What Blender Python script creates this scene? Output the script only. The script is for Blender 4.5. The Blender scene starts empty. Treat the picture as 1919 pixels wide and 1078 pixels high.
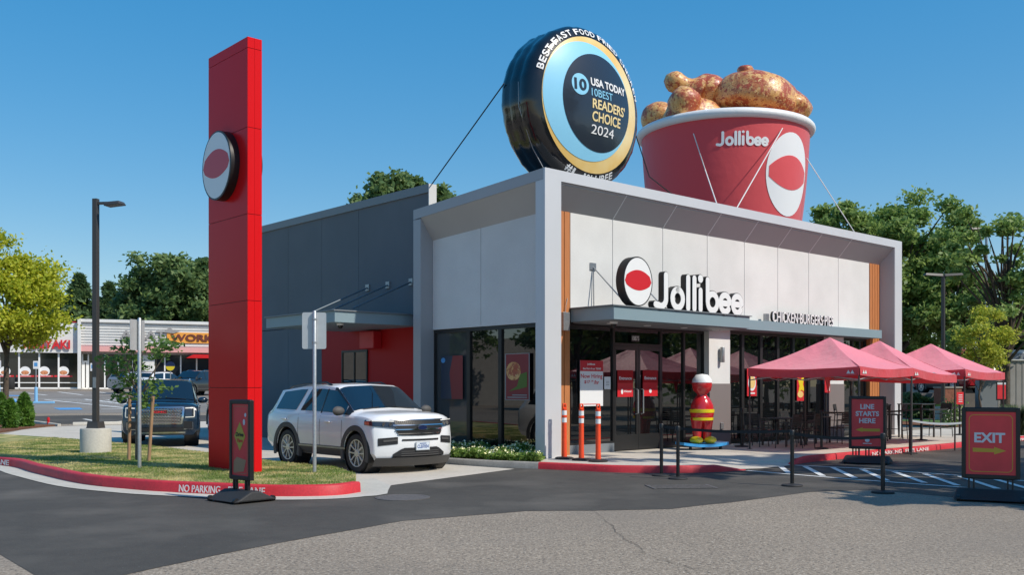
import bpy, bmesh, math, random
import numpy as np
from mathutils import Vector, Matrix
R = math.radians
SC = bpy.context.scene
COL = SC.collection
# ------------------------------------------------------------------ camera, sky, sun, exposure
F, CX, HY, EYE = 1830.0, 960.0, 725.0, 1.7
cd = bpy.data.cameras.new('camera'); cam = bpy.data.objects.new('camera', cd); COL.objects.link(cam)
cam.location = (0, 0, EYE); cam.rotation_euler = (R(90), 0, 0)
cd.sensor_width = 36; cd.lens = F / 1919 * 36; cd.shift_y = (HY - 539) / 1919; cd.clip_end = 3000; cd.clip_start = .1
SC.camera = cam
SUN = Vector((.885, -.495, 1.07)).normalized()
w = bpy.data.worlds.new('World'); SC.world = w; w.use_nodes = True
sky = w.node_tree.nodes.new('ShaderNodeTexSky'); sky.sky_type = 'NISHITA'; sky.sun_disc = False
sky.sun_elevation = R(46); sky.sun_rotation = math.atan2(SUN.x, SUN.y)
sky.air_density = 1.0; sky.dust_density = .35; sky.ozone_density = 3.2; sky.altitude = 0
bg = w.node_tree.nodes['Background']; bg.inputs[1].default_value = .15
gm = w.node_tree.nodes.new('ShaderNodeGamma'); gm.inputs['Gamma'].default_value = .45
hs = w.node_tree.nodes.new('ShaderNodeHueSaturation'); hs.inputs['Saturation'].default_value = 2.3; hs.inputs['Value'].default_value = 2.22
w.node_tree.links.new(sky.outputs[0], gm.inputs['Color']); w.node_tree.links.new(gm.outputs[0], hs.inputs['Color']); w.node_tree.links.new(hs.outputs[0], bg.inputs[0])
sl = bpy.data.lights.new('sun', 'SUN'); sl.energy = 4.35; sl.angle = R(.5); sl.color = (1, .93, .82)
so = bpy.data.objects.new('sun', sl); COL.objects.link(so); so.rotation_euler = SUN.to_track_quat('Z', 'Y').to_euler()
SC.view_settings.view_transform = 'Standard'; SC.view_settings.look = 'None'
SC.view_settings.exposure = 0.0; SC.view_settings.gamma = 1.0
SC.cycles.max_bounces = 6; SC.cycles.transparent_max_bounces = 8
# ------------------------------------------------------------------ helpers: coordinates
def H(Y): return 0.0 if Y < 42 else min(1.5, (Y - 42) * .03125)      # the ground climbs gently beyond the lane
def G(u, v, z=0.0):                                                   # ground point seen at photo pixel (u, v)
    lo, hi = 3.0, 140.0
    for _ in range(60):
        m = (lo + hi) / 2
        if HY + F * (EYE - H(m) - z) / m > v: lo = m
        else: hi = m
    return Vector(((u - CX) / F * lo, lo, H(lo) + z))
A_ = Vector((.743, .669, 0)); B_ = Vector((-.669, .743, 0)); C_ = Vector((.72, 21.33, 0)); ANG = math.atan2(.669, .743)
def L(t, s, z=0.0): return C_ + A_ * t + B_ * s + Vector((0, 0, z))   # building frame: t along the front, s to the back
def toL(p): d = p - C_; return d.dot(A_), d.dot(B_)
def GL(u, v, z=0.0): return toL(G(u, v, z))
def at(u, v, Y): return Vector(((u - CX) / F * Y, Y, EYE + (HY - v) / F * Y))
# ------------------------------------------------------------------ helpers: materials
def mat(name, col, rough=.6, metal=0.0, nz=None, bump=None, spec=.5, ior=None, coat=0.0, sheen=0.0, mix=None, island=None, stretch=None):
    m = bpy.data.materials.new(name); m.use_nodes = True
    nt = m.node_tree; p = nt.nodes['Principled BSDF']
    p.inputs['Base Color'].default_value = (*col, 1); p.inputs['Roughness'].default_value = rough
    p.inputs['Metallic'].default_value = metal; p.inputs['Specular IOR Level'].default_value = spec
    if ior: p.inputs['IOR'].default_value = ior
    if coat: p.inputs['Coat Weight'].default_value = coat; p.inputs['Coat Roughness'].default_value = .04
    if sheen: p.inputs['Sheen Weight'].default_value = sheen
    tc = nt.nodes.new('ShaderNodeTexCoord'); src = tc.outputs['Object']
    if stretch:
        mp = nt.nodes.new('ShaderNodeMapping'); mp.inputs['Scale'].default_value = stretch
        nt.links.new(src, mp.inputs['Vector']); src = mp.outputs['Vector']
    last = None
    def noise(scale, detail=4):
        n = nt.nodes.new('ShaderNodeTexNoise'); n.inputs['Scale'].default_value = scale; n.inputs['Detail'].default_value = detail
        nt.links.new(src, n.inputs['Vector']); return n
    for (scale, amt) in (nz or []):
        n = noise(scale)
        r = nt.nodes.new('ShaderNodeMapRange'); r.inputs['From Min'].default_value = .3; r.inputs['From Max'].default_value = .7
        r.inputs['To Min'].default_value = 1 - amt; r.inputs['To Max'].default_value = 1 + amt
        nt.links.new(n.outputs['Fac'], r.inputs['Value'])
        x = nt.nodes.new('ShaderNodeMix'); x.data_type = 'RGBA'; x.blend_type = 'MULTIPLY'; x.inputs['Factor'].default_value = 1
        if last is None: x.inputs['A'].default_value = (*col, 1)
        else: nt.links.new(last, x.inputs['A'])
        cb = nt.nodes.new('ShaderNodeCombineColor')
        for k in range(3): nt.links.new(r.outputs[0], cb.inputs[k])
        nt.links.new(cb.outputs[0], x.inputs['B']); last = x.outputs['Result']
    for (col2, scale, lo, hi) in (mix or []):
        n = noise(scale, 5)
        r = nt.nodes.new('ShaderNodeMapRange'); r.inputs['From Min'].default_value = lo; r.inputs['From Max'].default_value = hi
        nt.links.new(n.outputs['Fac'], r.inputs['Value'])
        x = nt.nodes.new('ShaderNodeMix'); x.data_type = 'RGBA'
        nt.links.new(r.outputs[0], x.inputs['Factor'])
        if last is None: x.inputs['A'].default_value = (*col, 1)
        else: nt.links.new(last, x.inputs['A'])
        x.inputs['B'].default_value = (*col2, 1); last = x.outputs['Result']
    if island:
        g = nt.nodes.new('ShaderNodeNewGeometry')
        x = nt.nodes.new('ShaderNodeMix'); x.data_type = 'RGBA'; nt.links.new(g.outputs['Random Per Island'], x.inputs['Factor'])
        if last is None: x.inputs['A'].default_value = (*col, 1)
        else: nt.links.new(last, x.inputs['A'])
        x.inputs['B'].default_value = (*island, 1); last = x.outputs['Result']
    if last is not None: nt.links.new(last, p.inputs['Base Color'])
    if bump:
        n = noise(bump[0], 5); b = nt.nodes.new('ShaderNodeBump'); b.inputs['Strength'].default_value = bump[1]
        b.inputs['Distance'].default_value = bump[2] if len(bump) > 2 else .01
        nt.links.new(n.outputs['Fac'], b.inputs['Height']); nt.links.new(b.outputs[0], p.inputs['Normal'])
    return m
def leafmat(name, c1, c2, trans=.35, patch=None):
    m = bpy.data.materials.new(name); m.use_nodes = True; nt = m.node_tree
    nt.nodes.remove(nt.nodes['Principled BSDF']); out = nt.nodes['Material Output']
    g = nt.nodes.new('ShaderNodeNewGeometry'); x = nt.nodes.new('ShaderNodeMix'); x.data_type = 'RGBA'
    x.inputs['A'].default_value = (*c1, 1); x.inputs['B'].default_value = (*c2, 1)
    nt.links.new(g.outputs['Random Per Island'], x.inputs['Factor'])
    if patch:
        tc = nt.nodes.new('ShaderNodeTexCoord'); n = nt.nodes.new('ShaderNodeTexNoise'); n.inputs['Scale'].default_value = patch[1]; n.inputs['Detail'].default_value = 4; nt.links.new(tc.outputs['Object'], n.inputs['Vector'])
        r = nt.nodes.new('ShaderNodeMapRange'); r.inputs['From Min'].default_value = patch[2]; r.inputs['From Max'].default_value = patch[3]; nt.links.new(n.outputs['Fac'], r.inputs['Value'])
        y = nt.nodes.new('ShaderNodeMix'); y.data_type = 'RGBA'; nt.links.new(r.outputs[0], y.inputs['Factor']); nt.links.new(x.outputs['Result'], y.inputs['A']); y.inputs['B'].default_value = (*patch[0], 1); x = y
    d = nt.nodes.new('ShaderNodeBsdfPrincipled'); d.inputs['Roughness'].default_value = .5; d.inputs['Specular IOR Level'].default_value = .35
    t = nt.nodes.new('ShaderNodeBsdfTranslucent'); s = nt.nodes.new('ShaderNodeMixShader'); s.inputs[0].default_value = trans
    nt.links.new(x.outputs['Result'], d.inputs['Base Color']); nt.links.new(x.outputs['Result'], t.inputs['Color'])
    nt.links.new(d.outputs[0], s.inputs[1]); nt.links.new(t.outputs[0], s.inputs[2]); nt.links.new(s.outputs[0], out.inputs[0])
    return m
def fabric(name, col, tr=.4, bs=.5):
    m = bpy.data.materials.new(name); m.use_nodes = True; nt = m.node_tree; p = nt.nodes['Principled BSDF']; out = nt.nodes['Material Output']
    p.inputs['Base Color'].default_value = (*col, 1); p.inputs['Roughness'].default_value = .55; p.inputs['Sheen Weight'].default_value = .4
    n = nt.nodes.new('ShaderNodeTexNoise'); n.inputs['Scale'].default_value = 3.5; n.inputs['Detail'].default_value = 4; tc = nt.nodes.new('ShaderNodeTexCoord'); nt.links.new(tc.outputs['Object'], n.inputs['Vector'])
    b = nt.nodes.new('ShaderNodeBump'); b.inputs['Strength'].default_value = bs; b.inputs['Distance'].default_value = .08; nt.links.new(n.outputs['Fac'], b.inputs['Height']); nt.links.new(b.outputs[0], p.inputs['Normal'])
    t = nt.nodes.new('ShaderNodeBsdfTranslucent'); t.inputs['Color'].default_value = (*col, 1); s = nt.nodes.new('ShaderNodeMixShader'); s.inputs[0].default_value = tr
    nt.links.new(p.outputs[0], s.inputs[1]); nt.links.new(t.outputs[0], s.inputs[2]); nt.links.new(s.outputs[0], out.inputs[0]); return m
M = {}
M['asphalt_old'] = mat('asphalt_old', (.270, .220, .168), .9, nz=[(24, .40), (60, .25), (6, .10), (.35, .10)], bump=(40, .6, .015), mix=[((.52, .46, .38), 34, .60, .66), ((.055, .05, .048), 27, .61, .66), ((.20, .17, .14), .22, .45, .80)])
M['asphalt_new'] = mat('asphalt_new', (.062, .055, .046), .85, nz=[(45, .2), (.5, .16), (4, .08)], bump=(80, .4, .01), mix=[((.115, .102, .086), .55, .50, .74), ((.20, .195, .18), 40, .69, .74)])
M['asphalt_mid'] = mat('asphalt_mid', (.21, .19, .17), .9, nz=[(.25, .12), (6, .1)])
M['concrete'] = mat('concrete', (.53, .48, .41), .85, nz=[(1.2, .08), (14, .06), (60, .06)], bump=(80, .15))
M['concrete_pale'] = mat('concrete_pale', (.50, .475, .42), .85, nz=[(1.5, .08), (25, .08)], bump=(60, .2))
M['curb_grey'] = mat('curb_grey', (.3, .28, .25), .85, nz=[(3, .15), (30, .12)], bump=(60, .2))
M['curb_red'] = mat('curb_red', (.54, .028, .038), .55, nz=[(2.5, .14), (35, .12)], bump=(40, .2), mix=[((.32, .025, .03), 5, .60, .75), ((.30, .24, .22), 9, .72, .76)])
M['paint_white'] = mat('paint_white', (.72, .72, .70), .7, nz=[(9, .12)], mix=[((.25, .25, .25), 16, .60, .75)])
M['paint_blue'] = mat('paint_blue', (.08, .30, .62), .6, nz=[(9, .12)])
M['mulch'] = mat('mulch', (.16, .065, .03), .95, nz=[(30, .45), (4, .2)], bump=(40, 1, .03))
M['soil'] = mat('soil', (.09, .055, .035), .95, nz=[(30, .4)], bump=(40, 1, .03))
M['turf'] = mat('turf', (.16, .21, .045), .95, nz=[(60, .35), (8, .2)], mix=[((.56, .46, .2), 1.3, .44, .62)], bump=(120, 1, .02))
M['turf_far'] = mat('turf_far', (.07, .14, .03), .95, nz=[(20, .3)], bump=(60, .6, .02))
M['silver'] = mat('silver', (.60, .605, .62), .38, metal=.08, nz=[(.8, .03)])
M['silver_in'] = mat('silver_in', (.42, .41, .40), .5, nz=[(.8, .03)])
M['stucco'] = mat('stucco', (.68, .675, .655), .8, nz=[(60, .05), (1.1, .05), (.35, .05)], bump=(160, .25))
M['stucco_dark'] = mat('stucco_dark', (.135, .15, .165), .8, nz=[(70, .1), (1.0, .05)], bump=(160, .3))
M['trim_dark'] = mat('trim_dark', (.2, .22, .235), .5)
M['mauve'] = mat('mauve', (.20, .17, .165), .8, nz=[(60, .06)], bump=(140, .2))
M['slate'] = mat('slate', (.23, .315, .35), .45, nz=[(1, .03)])
M['wood'] = mat('wood', (.50, .185, .06), .55, nz=[(5, .16)], stretch=(14, 14, .5))
M['black'] = mat('black', (.012, .012, .013), .4)
M['black_matte'] = mat('black_matte', (.02, .02, .021), .75)
M['frame_dark'] = mat('frame_dark', (.018, .018, .019), .35)
M['rubber'] = mat('rubber', (.022, .022, .023), .7, nz=[(30, .2)])
M['glass'] = mat('glass', (.006, .007, .008), .015, spec=.5, ior=1.95)
M['glass_clear'] = mat('glass_clear', (.055, .062, .066), .03, spec=.5, ior=1.7)
M['car_glass'] = mat('car_glass', (.008, .014, .022), .02, ior=1.9)
M['red_panel'] = mat('red_panel', (.66, .010, .013), .25, spec=.1)
M['red_wall'] = mat('red_wall', (.40, .006, .009), .5, spec=.25)
M['red_box'] = mat('red_box', (.55, .02, .03), .4)
M['white'] = mat('white', (.80, .80, .79), .45)
M['white_sign'] = mat('white_sign', (.82, .82, .81), .4)
M['grey_metal'] = mat('grey_metal', (.36, .37, .38), .4, metal=.7, nz=[(20, .1)])
M['galv'] = mat('galv', (.42, .44, .45), .42, metal=.6, nz=[(25, .12)])
M['bronze'] = mat('bronze', (.05, .047, .045), .45)
M['alu_sign'] = mat('alu_sign', (.52, .54, .55), .45, metal=.35, nz=[(8, .05)])
M['orange'] = mat('orange', (.85, .075, .018), .5)
M['sign_red'] = mat('sign_red', (.78, .045, .055), .35, nz=[(3, .1)])
M['sign_red_lit'] = mat('sign_red_lit', (.62, .02, .028), .35)
M['gold'] = mat('gold', (.62, .36, .035), .5)
M['yellow'] = mat('yellow', (.80, .60, .02), .45)
M['print_white'] = mat('print_white', (.78, .78, .78), .5)
M['print_grey'] = mat('print_grey', (.30, .29, .29), .6)
M['print_red'] = mat('print_red', (.60, .02, .03), .5)
M['vinyl_black'] = mat('vinyl_black', (.008, .009, .012), .17, coat=.5, bump=(3, .3, .03))
M['vinyl_navy'] = mat('vinyl_navy', (.022, .03, .045), .22, coat=.4)
M['vinyl_sky'] = mat('vinyl_sky', (.27, .62, .84), .3)
M['vinyl_gold'] = mat('vinyl_gold', (.80, .52, .16), .3, mix=[((.86, .74, .42), .5, .42, .62)])
M['vinyl_white'] = mat('vinyl_white', (.80, .80, .80), .4)
M['vinyl_cream'] = mat('vinyl_cream', (.82, .65, .32), .4)
M['bucket_red'] = fabric('bucket_red', (.86, .095, .11), .3, .14)
M['bucket_rim'] = mat('bucket_rim', (.78, .78, .77), .45, bump=(6, .2, .04))
M['chicken'] = mat('chicken', (.70, .37, .12), .40, coat=.1, nz=[(4, .12)], mix=[((.42, .085, .035), 1.7, .46, .56), ((.74, .43, .16), 5, .53, .61), ((.38, .09, .035), 8, .55, .62), ((.82, .56, .25), 15, .60, .66), ((.28, .06, .03), 18, .61, .66)], bump=(7, .5, .05))
M['rope_black'] = mat('rope_black', (.02, .02, .02), .8)
M['rope_white'] = mat('rope_white', (.7, .7, .68), .8)
M['tent_top'] = fabric('tent_top', (.94, .255, .315), .12)
M['tent_red'] = fabric('tent_red', (.74, .06, .08), .15)
M['mesh_white'] = mat('mesh_white', (.6, .62, .65), .6)
M['pole_dark'] = mat('pole_dark', (.06, .06, .06), .45)
M['fig_red'] = mat('fig_red', (.55, .02, .025), .2, coat=.6)
M['fig_blue'] = mat('fig_blue', (.05, .36, .75), .35, coat=.3)
M['fig_yellow'] = mat('fig_yellow', (.78, .62, .02), .25, coat=.5)
M['car_white'] = mat('car_white', (.80, .81, .82), .28, coat=1.0)
M['car_navy'] = mat('car_navy', (.006, .016, .032), .25, coat=1.0)
M['car_silver'] = mat('car_silver', (.32, .33, .34), .35, metal=.5, coat=.8)
M['car_red'] = mat('car_red', (.35, .01, .015), .3, coat=1.0)
M['car_dark'] = mat('car_dark', (.012, .013, .016), .25, coat=1.0)
M['clad'] = mat('clad', (.075, .072, .07), .65)
M['chrome'] = mat('chrome', (.62, .63, .64), .12, metal=1)
M['rim'] = mat('rim', (.66, .67, .68), .35, metal=.55)
M['lens'] = mat('lens', (.025, .03, .04), .08, coat=1.0)
M['lens_red'] = mat('lens_red', (.45, .015, .01), .12, coat=1.0)
M['lens_amber'] = mat('lens_amber', (.65, .06, .015), .15, coat=1.0)
M['lens_white'] = mat('lens_white', (.75, .74, .68), .12, coat=1.0)
M['grille_dark'] = mat('grille_dark', (.02, .02, .022), .4)
M['bark'] = mat('bark', (.09, .065, .045), .9, nz=[(12, .3)], bump=(20, .8, .03))
M['bark_pale'] = mat('bark_pale', (.17, .13, .10), .9, nz=[(12, .3)], bump=(20, .6, .02))
M['stake'] = mat('stake', (.34, .20, .11), .85, nz=[(10, .2)], stretch=(6, 6, .6))
M['brick'] = mat('brick', (.25, .09, .055), .85, nz=[(9, .25), (40, .15)], bump=(30, .5))
M['fence_grey'] = mat('fence_grey', (.30, .285, .265), .8, nz=[(2, .08)])
M['leaf_pine'] = leafmat('leaf_pine', (.065, .13, .06), (.16, .25, .09), .4)
M['leaf_fir'] = leafmat('leaf_fir', (.10, .19, .075), (.24, .33, .11), .45)
M['leaf_green'] = leafmat('leaf_green', (.075, .14, .035), (.17, .25, .065), .4)
M['leaf_oak'] = leafmat('leaf_oak', (.14, .25, .06), (.36, .47, .14), .5)
M['leaf_yellow'] = leafmat('leaf_yellow', (.32, .40, .03), (.66, .64, .06), .5)
M['leaf_lime'] = leafmat('leaf_lime', (.32, .42, .05), (.65, .62, .1), .55)
M['leaf_thuja'] = leafmat('leaf_thuja', (.05, .14, .018), (.16, .29, .04), .3)
M['leaf_young'] = leafmat('leaf_young', (.07, .16, .04), (.22, .34, .08), .45)
M['leaf_grass'] = leafmat('leaf_grass', (.11, .20, .035), (.26, .33, .07), .4, ((.72, .60, .28), 1.5, .44, .60))
M['leaf_sage'] = leafmat('leaf_sage', (.10, .15, .08), (.22, .26, .14), .3)
M['leaf_bed'] = leafmat('leaf_bed', (.12, .22, .04), (.30, .42, .09), .4)
M['leaf_flat'] = mat('leaf_flat', (.20, .32, .03), .5)
M['print_grey2'] = mat('print_grey2', (.66, .67, .69), .5)
M['yellow_dim'] = mat('yellow_dim', (.50, .38, .05), .45)
M['tan_dim'] = mat('tan_dim', (.40, .22, .12), .5)
M['tabletop'] = mat('tabletop', (.05, .05, .05), .35)
M['manhole'] = mat('manhole', (.11, .10, .095), .7, nz=[(40, .4)])
M['badge_blue'] = mat('badge_blue', (.008, .018, .07), .3)
M['plate_face'] = mat('plate_face', (.62, .68, .74), .5)
M['plate_blue'] = mat('plate_blue', (.03, .08, .28), .5)
M['shop_glass'] = mat('shop_glass', (.012, .014, .018), .08, ior=1.6)
M['pink_band'] = mat('pink_band', (.72, .36, .34), .7)
M['food_orange'] = mat('food_orange', (.55, .22, .10), .6, nz=[(6, .5)])
M['orange_panel'] = mat('orange_panel', (.80, .34, .05), .6)
M['maroon'] = mat('maroon', (.14, .03, .02), .6)
M['sky_paint'] = mat('sky_paint', (.22, .48, .75), .6)
M['asphalt_stain'] = mat('asphalt_stain', (.05, .046, .042), .6)
M['silver_shaded'] = mat('silver_shaded', (.37, .375, .39), .4, nz=[(.8, .03)])  # darker copy of the frame silver, side shade put into the colour
M['poster_red_dim'] = mat('poster_red_dim', (.24, .022, .028), .4)  # poster red with the dimming of shaded, tinted glass put into the colour
M['poster_navy'] = mat('poster_navy', (.02, .035, .07), .4)
M['poster_green'] = mat('poster_green', (.10, .17, .02), .5)
M['slate_dark'] = mat('slate_dark', (.10, .14, .17), .5)
M['petal'] = mat('petal', (.85, .78, .32), .6, island=(.88, .86, .66))
# ------------------------------------------------------------------ helpers: meshes
class MB:
    def __init__(s): s.v = []; s.f = []
    def add(s, vs, fs, X=None):
        o = len(s.v)
        for p in vs: s.v.append(tuple(X @ Vector(p)) if X is not None else tuple(p))
        for f in fs: s.f.append([i + o for i in f])
        return s
    def box(s, x0, x1, y0, y1, z0, z1, X=None):
        return s.add([(x0, y0, z0), (x1, y0, z0), (x1, y1, z0), (x0, y1, z0), (x0, y0, z1), (x1, y0, z1), (x1, y1, z1), (x0, y1, z1)],
                     [(0, 3, 2, 1), (4, 5, 6, 7), (0, 1, 5, 4), (1, 2, 6, 5), (2, 3, 7, 6), (3, 0, 4, 7)], X)
    def hexa(s, p, X=None):                                            # eight corners, bottom ring then top ring
        return s.add(p, [(0, 3, 2, 1), (4, 5, 6, 7), (0, 1, 5, 4), (1, 2, 6, 5), (2, 3, 7, 6), (3, 0, 4, 7)], X)
    def prism(s, poly, z0, z1, X=None):
        n = len(poly)
        vs = [(x, y, z0) for x, y in poly] + [(x, y, z1) for x, y in poly]
        return s.add(vs, [list(range(n))[::-1], list(range(n, 2 * n))] + [(i, (i + 1) % n, n + (i + 1) % n, n + i) for i in range(n)], X)
    def quad(s, a, b, c, d, X=None): return s.add([a, b, c, d], [(0, 1, 2, 3)], X)
    def tube(s, pts, r, n=8, X=None, caps=True):
        pts = [Vector(p) for p in pts]; k = len(pts); rs = r if isinstance(r, (list, tuple)) else [r] * k
        vs = []; fs = []; up = Vector((0, 0, 1)); prev = None
        for i, p in enumerate(pts):
            d = (pts[min(i + 1, k - 1)] - pts[max(i - 1, 0)]).normalized()
            if prev is None:
                e = d.cross(up if abs(d.z) < .95 else Vector((1, 0, 0))).normalized()
            else: e = (prev - d * prev.dot(d)).normalized()
            prev = e; g = d.cross(e)
            for j in range(n):
                a = 2 * math.pi * j / n; vs.append(p + (e * math.cos(a) + g * math.sin(a)) * rs[i])
        for i in range(k - 1):
            for j in range(n): fs.append((i * n + j, i * n + (j + 1) % n, (i + 1) * n + (j + 1) % n, (i + 1) * n + j))
        if caps: fs += [list(range(n))[::-1], list(range((k - 1) * n, k * n))]
        return s.add(vs, fs, X)
    def lathe(s, prof, n=24, X=None, closed=False):                    # prof: (radius, z)
        vs = []; fs = []; k = len(prof)
        for r, z in prof:
            for j in range(n): a = 2 * math.pi * j / n; vs.append((r * math.cos(a), r * math.sin(a), z))
        for i in range(k if closed else k - 1):
            i2 = (i + 1) % k
            for j in range(n): fs.append((i * n + j, i * n + (j + 1) % n, i2 * n + (j + 1) % n, i2 * n + j))
        if not closed:
            if prof[0][0] > 1e-4: fs.append(list(range(n))[::-1])
            if prof[-1][0] > 1e-4: fs.append(list(range((k - 1) * n, k * n)))
        return s.add(vs, fs, X)
    def grid(s, fn, nu, nv, X=None):
        vs = [fn(i / nu, j / nv) for j in range(nv + 1) for i in range(nu + 1)]
        return s.add(vs, [(j * (nu + 1) + i, j * (nu + 1) + i + 1, (j + 1) * (nu + 1) + i + 1, (j + 1) * (nu + 1) + i) for j in range(nv) for i in range(nu)], X)
    def ellipsoid(s, c, r, n=20, m=12, X=None, fn=None):
        def g(u, v):
            a = 2 * math.pi * u; b = math.pi * (v - .5)
            d = Vector((math.cos(b) * math.cos(a), math.cos(b) * math.sin(a), math.sin(b))); k = fn(d) if fn else 1
            return (c[0] + r[0] * d.x * k, c[1] + r[1] * d.y * k, c[2] + r[2] * d.z * k)
        return s.grid(g, n, m, X)
    def build(s, name, m, parent=None, smooth=False, bevel=0.0, weld=True, recalc=True):
        me = bpy.data.meshes.new(name); me.from_pydata(s.v, [], s.f)
        if weld or recalc:
            bm = bmesh.new(); bm.from_mesh(me)
            if weld: bmesh.ops.remove_doubles(bm, verts=bm.verts, dist=1e-5)
            if recalc: bmesh.ops.recalc_face_normals(bm, faces=bm.faces)
            bm.to_mesh(me); bm.free()
        me.materials.append(m if not isinstance(m, str) else M[m])
        if smooth:
            me.polygons.foreach_set('use_smooth', [True] * len(me.polygons))
            me.set_sharp_from_angle(angle=R(smooth if smooth is not True else 38))
        o = bpy.data.objects.new(name, me); COL.objects.link(o)
        if parent: o.parent = parent
        if bevel:
            b = o.modifiers.new('bevel', 'BEVEL'); b.width = bevel; b.segments = 2; b.limit_method = 'ANGLE'
        return o
def tag(o, label, cat, group=None, kind=None):
    o['label'] = label; o['category'] = cat
    if group: o['group'] = group
    if kind: o['kind'] = kind
    return o
def thing(name, label, cat, loc=(0, 0, 0), rot=0.0, group=None):
    o = bpy.data.objects.new(name, None); o.empty_display_size = .1; COL.objects.link(o)
    o.location = loc; o.rotation_euler = (0, 0, rot)
    return tag(o, label, cat, group)
def struct(o): o['kind'] = 'structure'; return o
def copy_tree(o, parent=None):
    c = o.copy(); COL.objects.link(c); c.parent = parent
    for ch in list(o.children): copy_tree(ch, c)
    return c
T_ = Matrix.Translation
def RZ(a): return Matrix.Rotation(a, 4, 'Z')
def RX(a): return Matrix.Rotation(a, 4, 'X')
def RY(a): return Matrix.Rotation(a, 4, 'Y')
FACE = Matrix(((1, 0, 0, 0), (0, 0, -1, 0), (0, 1, 0, 0), (0, 0, 0, 1)))          # drawing plane (x right, y up, z out) -> faces -Y
_gc = {}
def glyph(txt, off=0.0, ext=0.01):
    key = (txt, off, ext)
    if key not in _gc:
        cu = bpy.data.curves.new('lettering', 'FONT'); cu.body = txt; cu.size = 1; cu.offset = off; cu.extrude = ext; cu.resolution_u = 5
        ob = bpy.data.objects.new('lettering', cu); COL.objects.link(ob)
        me = bpy.data.meshes.new_from_object(ob.evaluated_get(bpy.context.evaluated_depsgraph_get()))
        _gc[key] = ([tuple(v.co) for v in me.vertices], [tuple(p.vertices) for p in me.polygons])
        bpy.data.objects.remove(ob); bpy.data.curves.remove(cu); bpy.data.meshes.remove(me)
    return _gc[key]
def text(mb, txt, x, y, w, h, X=None, off=.0, depth=.006, fn=None):              # fit txt into a w x h box whose lower left is (x, y)
    vs, fs = glyph(txt, off)
    xs = [v[0] for v in vs]; ys = [v[1] for v in vs]; x0, x1, y0, y1 = min(xs), max(xs), min(ys), max(ys)
    sx = w / (x1 - x0); sy = h / (y1 - y0)
    out = [(x + (a - x0) * sx, y + (b - y0) * sy, (c + .01) / .02 * depth) for a, b, c in vs]
    if fn: out = [fn(*p) for p in out]
    return mb.add(out, fs, X)
def disc(mb, cx, cy, rx, ry, z0, z1, n=32, X=None):
    return mb.prism([(cx + rx * math.cos(2 * math.pi * i / n), cy + ry * math.sin(2 * math.pi * i / n)) for i in range(n)], z0, z1, X)
def rrect(x0, x1, y0, y1, r, n=5):
    out = []
    for cx, cy, a in ((x1 - r, y1 - r, 0), (x0 + r, y1 - r, 90), (x0 + r, y0 + r, 180), (x1 - r, y0 + r, 270)):
        for i in range(n + 1): q = R(a + 90 * i / n); out.append((cx + r * math.cos(q), cy + r * math.sin(q)))
    return out
def raw_mesh(name, v, nper, m, parent=None, midx=None):                          # many separate faces, fast
    n = len(v) // nper; me = bpy.data.meshes.new(name)
    me.vertices.add(len(v)); me.vertices.foreach_set('co', np.ascontiguousarray(v, dtype=np.float32).ravel())
    me.loops.add(len(v)); me.loops.foreach_set('vertex_index', np.arange(len(v), dtype=np.int32))
    me.polygons.add(n); me.polygons.foreach_set('loop_start', np.arange(0, len(v), nper, dtype=np.int32))
    for x in (m if isinstance(m, list) else [m]): me.materials.append(M[x])
    if midx is not None: me.polygons.foreach_set('material_index', np.asarray(midx, dtype=np.int32))
    me.update(calc_edges=True); me.validate()
    o = bpy.data.objects.new(name, me); COL.objects.link(o)
    if parent: o.parent = parent
    return o
def leaf_quads(c, size, rng, flat=0.0, long=1.0):
    n = len(c)
    d = rng.normal(size=(n, 3)); d[:, 2] *= (1 - flat); d /= np.linalg.norm(d, axis=1)[:, None] + 1e-9
    e = rng.normal(size=(n, 3)); e -= d * (e * d).sum(1)[:, None]; e /= np.linalg.norm(e, axis=1)[:, None] + 1e-9
    sz = (size * rng.uniform(.6, 1.35, n))[:, None]
    a = d * sz * long; b = e * sz * .62
    return np.stack([c - a, c + b * .9 - a * .1, c + a, c - b * .9 + a * .1], 1).reshape(-1, 3)
def tu(u, s): k = (u - CX) / F; return (k * (C_.y + B_.y * s) - (C_.x + B_.x * s)) / (A_.x - k * A_.y)
def su(u, t): k = (u - CX) / F; return (k * (C_.y + A_.y * t) - (C_.x + A_.x * t)) / (B_.x - k * B_.y)
# ------------------------------------------------------------------ ground, roads, pavements
mb = MB(); xs = [-900, -120, -40, 0, 40, 120, 900]; ys = [-120, 42, 90, 1800]
for i in range(len(xs) - 1):
    for j in range(3):
        mb.quad((xs[i], ys[j], H(ys[j])), (xs[i + 1], ys[j], H(ys[j])), (xs[i + 1], ys[j + 1], H(ys[j + 1])), (xs[i], ys[j + 1], H(ys[j + 1])))
struct(mb.build('ground', 'asphalt_old'))
def sheet(name, pts, z, m, parent=None):
    bm = bmesh.new(); vs = [bm.verts.new((p[0], p[1], H(p[1]) + z)) for p in pts]; f = bm.faces.new(vs)
    bmesh.ops.triangulate(bm, faces=[f]); bmesh.ops.recalc_face_normals(bm, faces=bm.faces)
    if bm.faces and sum(f.normal.z for f in bm.faces) < 0: bmesh.ops.reverse_faces(bm, faces=bm.faces)
    me = bpy.data.meshes.new(name); bm.to_mesh(me); bm.free(); me.materials.append(M[m])
    o = bpy.data.objects.new(name, me); COL.objects.link(o); o.parent = parent; return struct(o)
P = lambda *a: [G(u, v) for u, v in a]
rg = random.Random(4)
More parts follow.
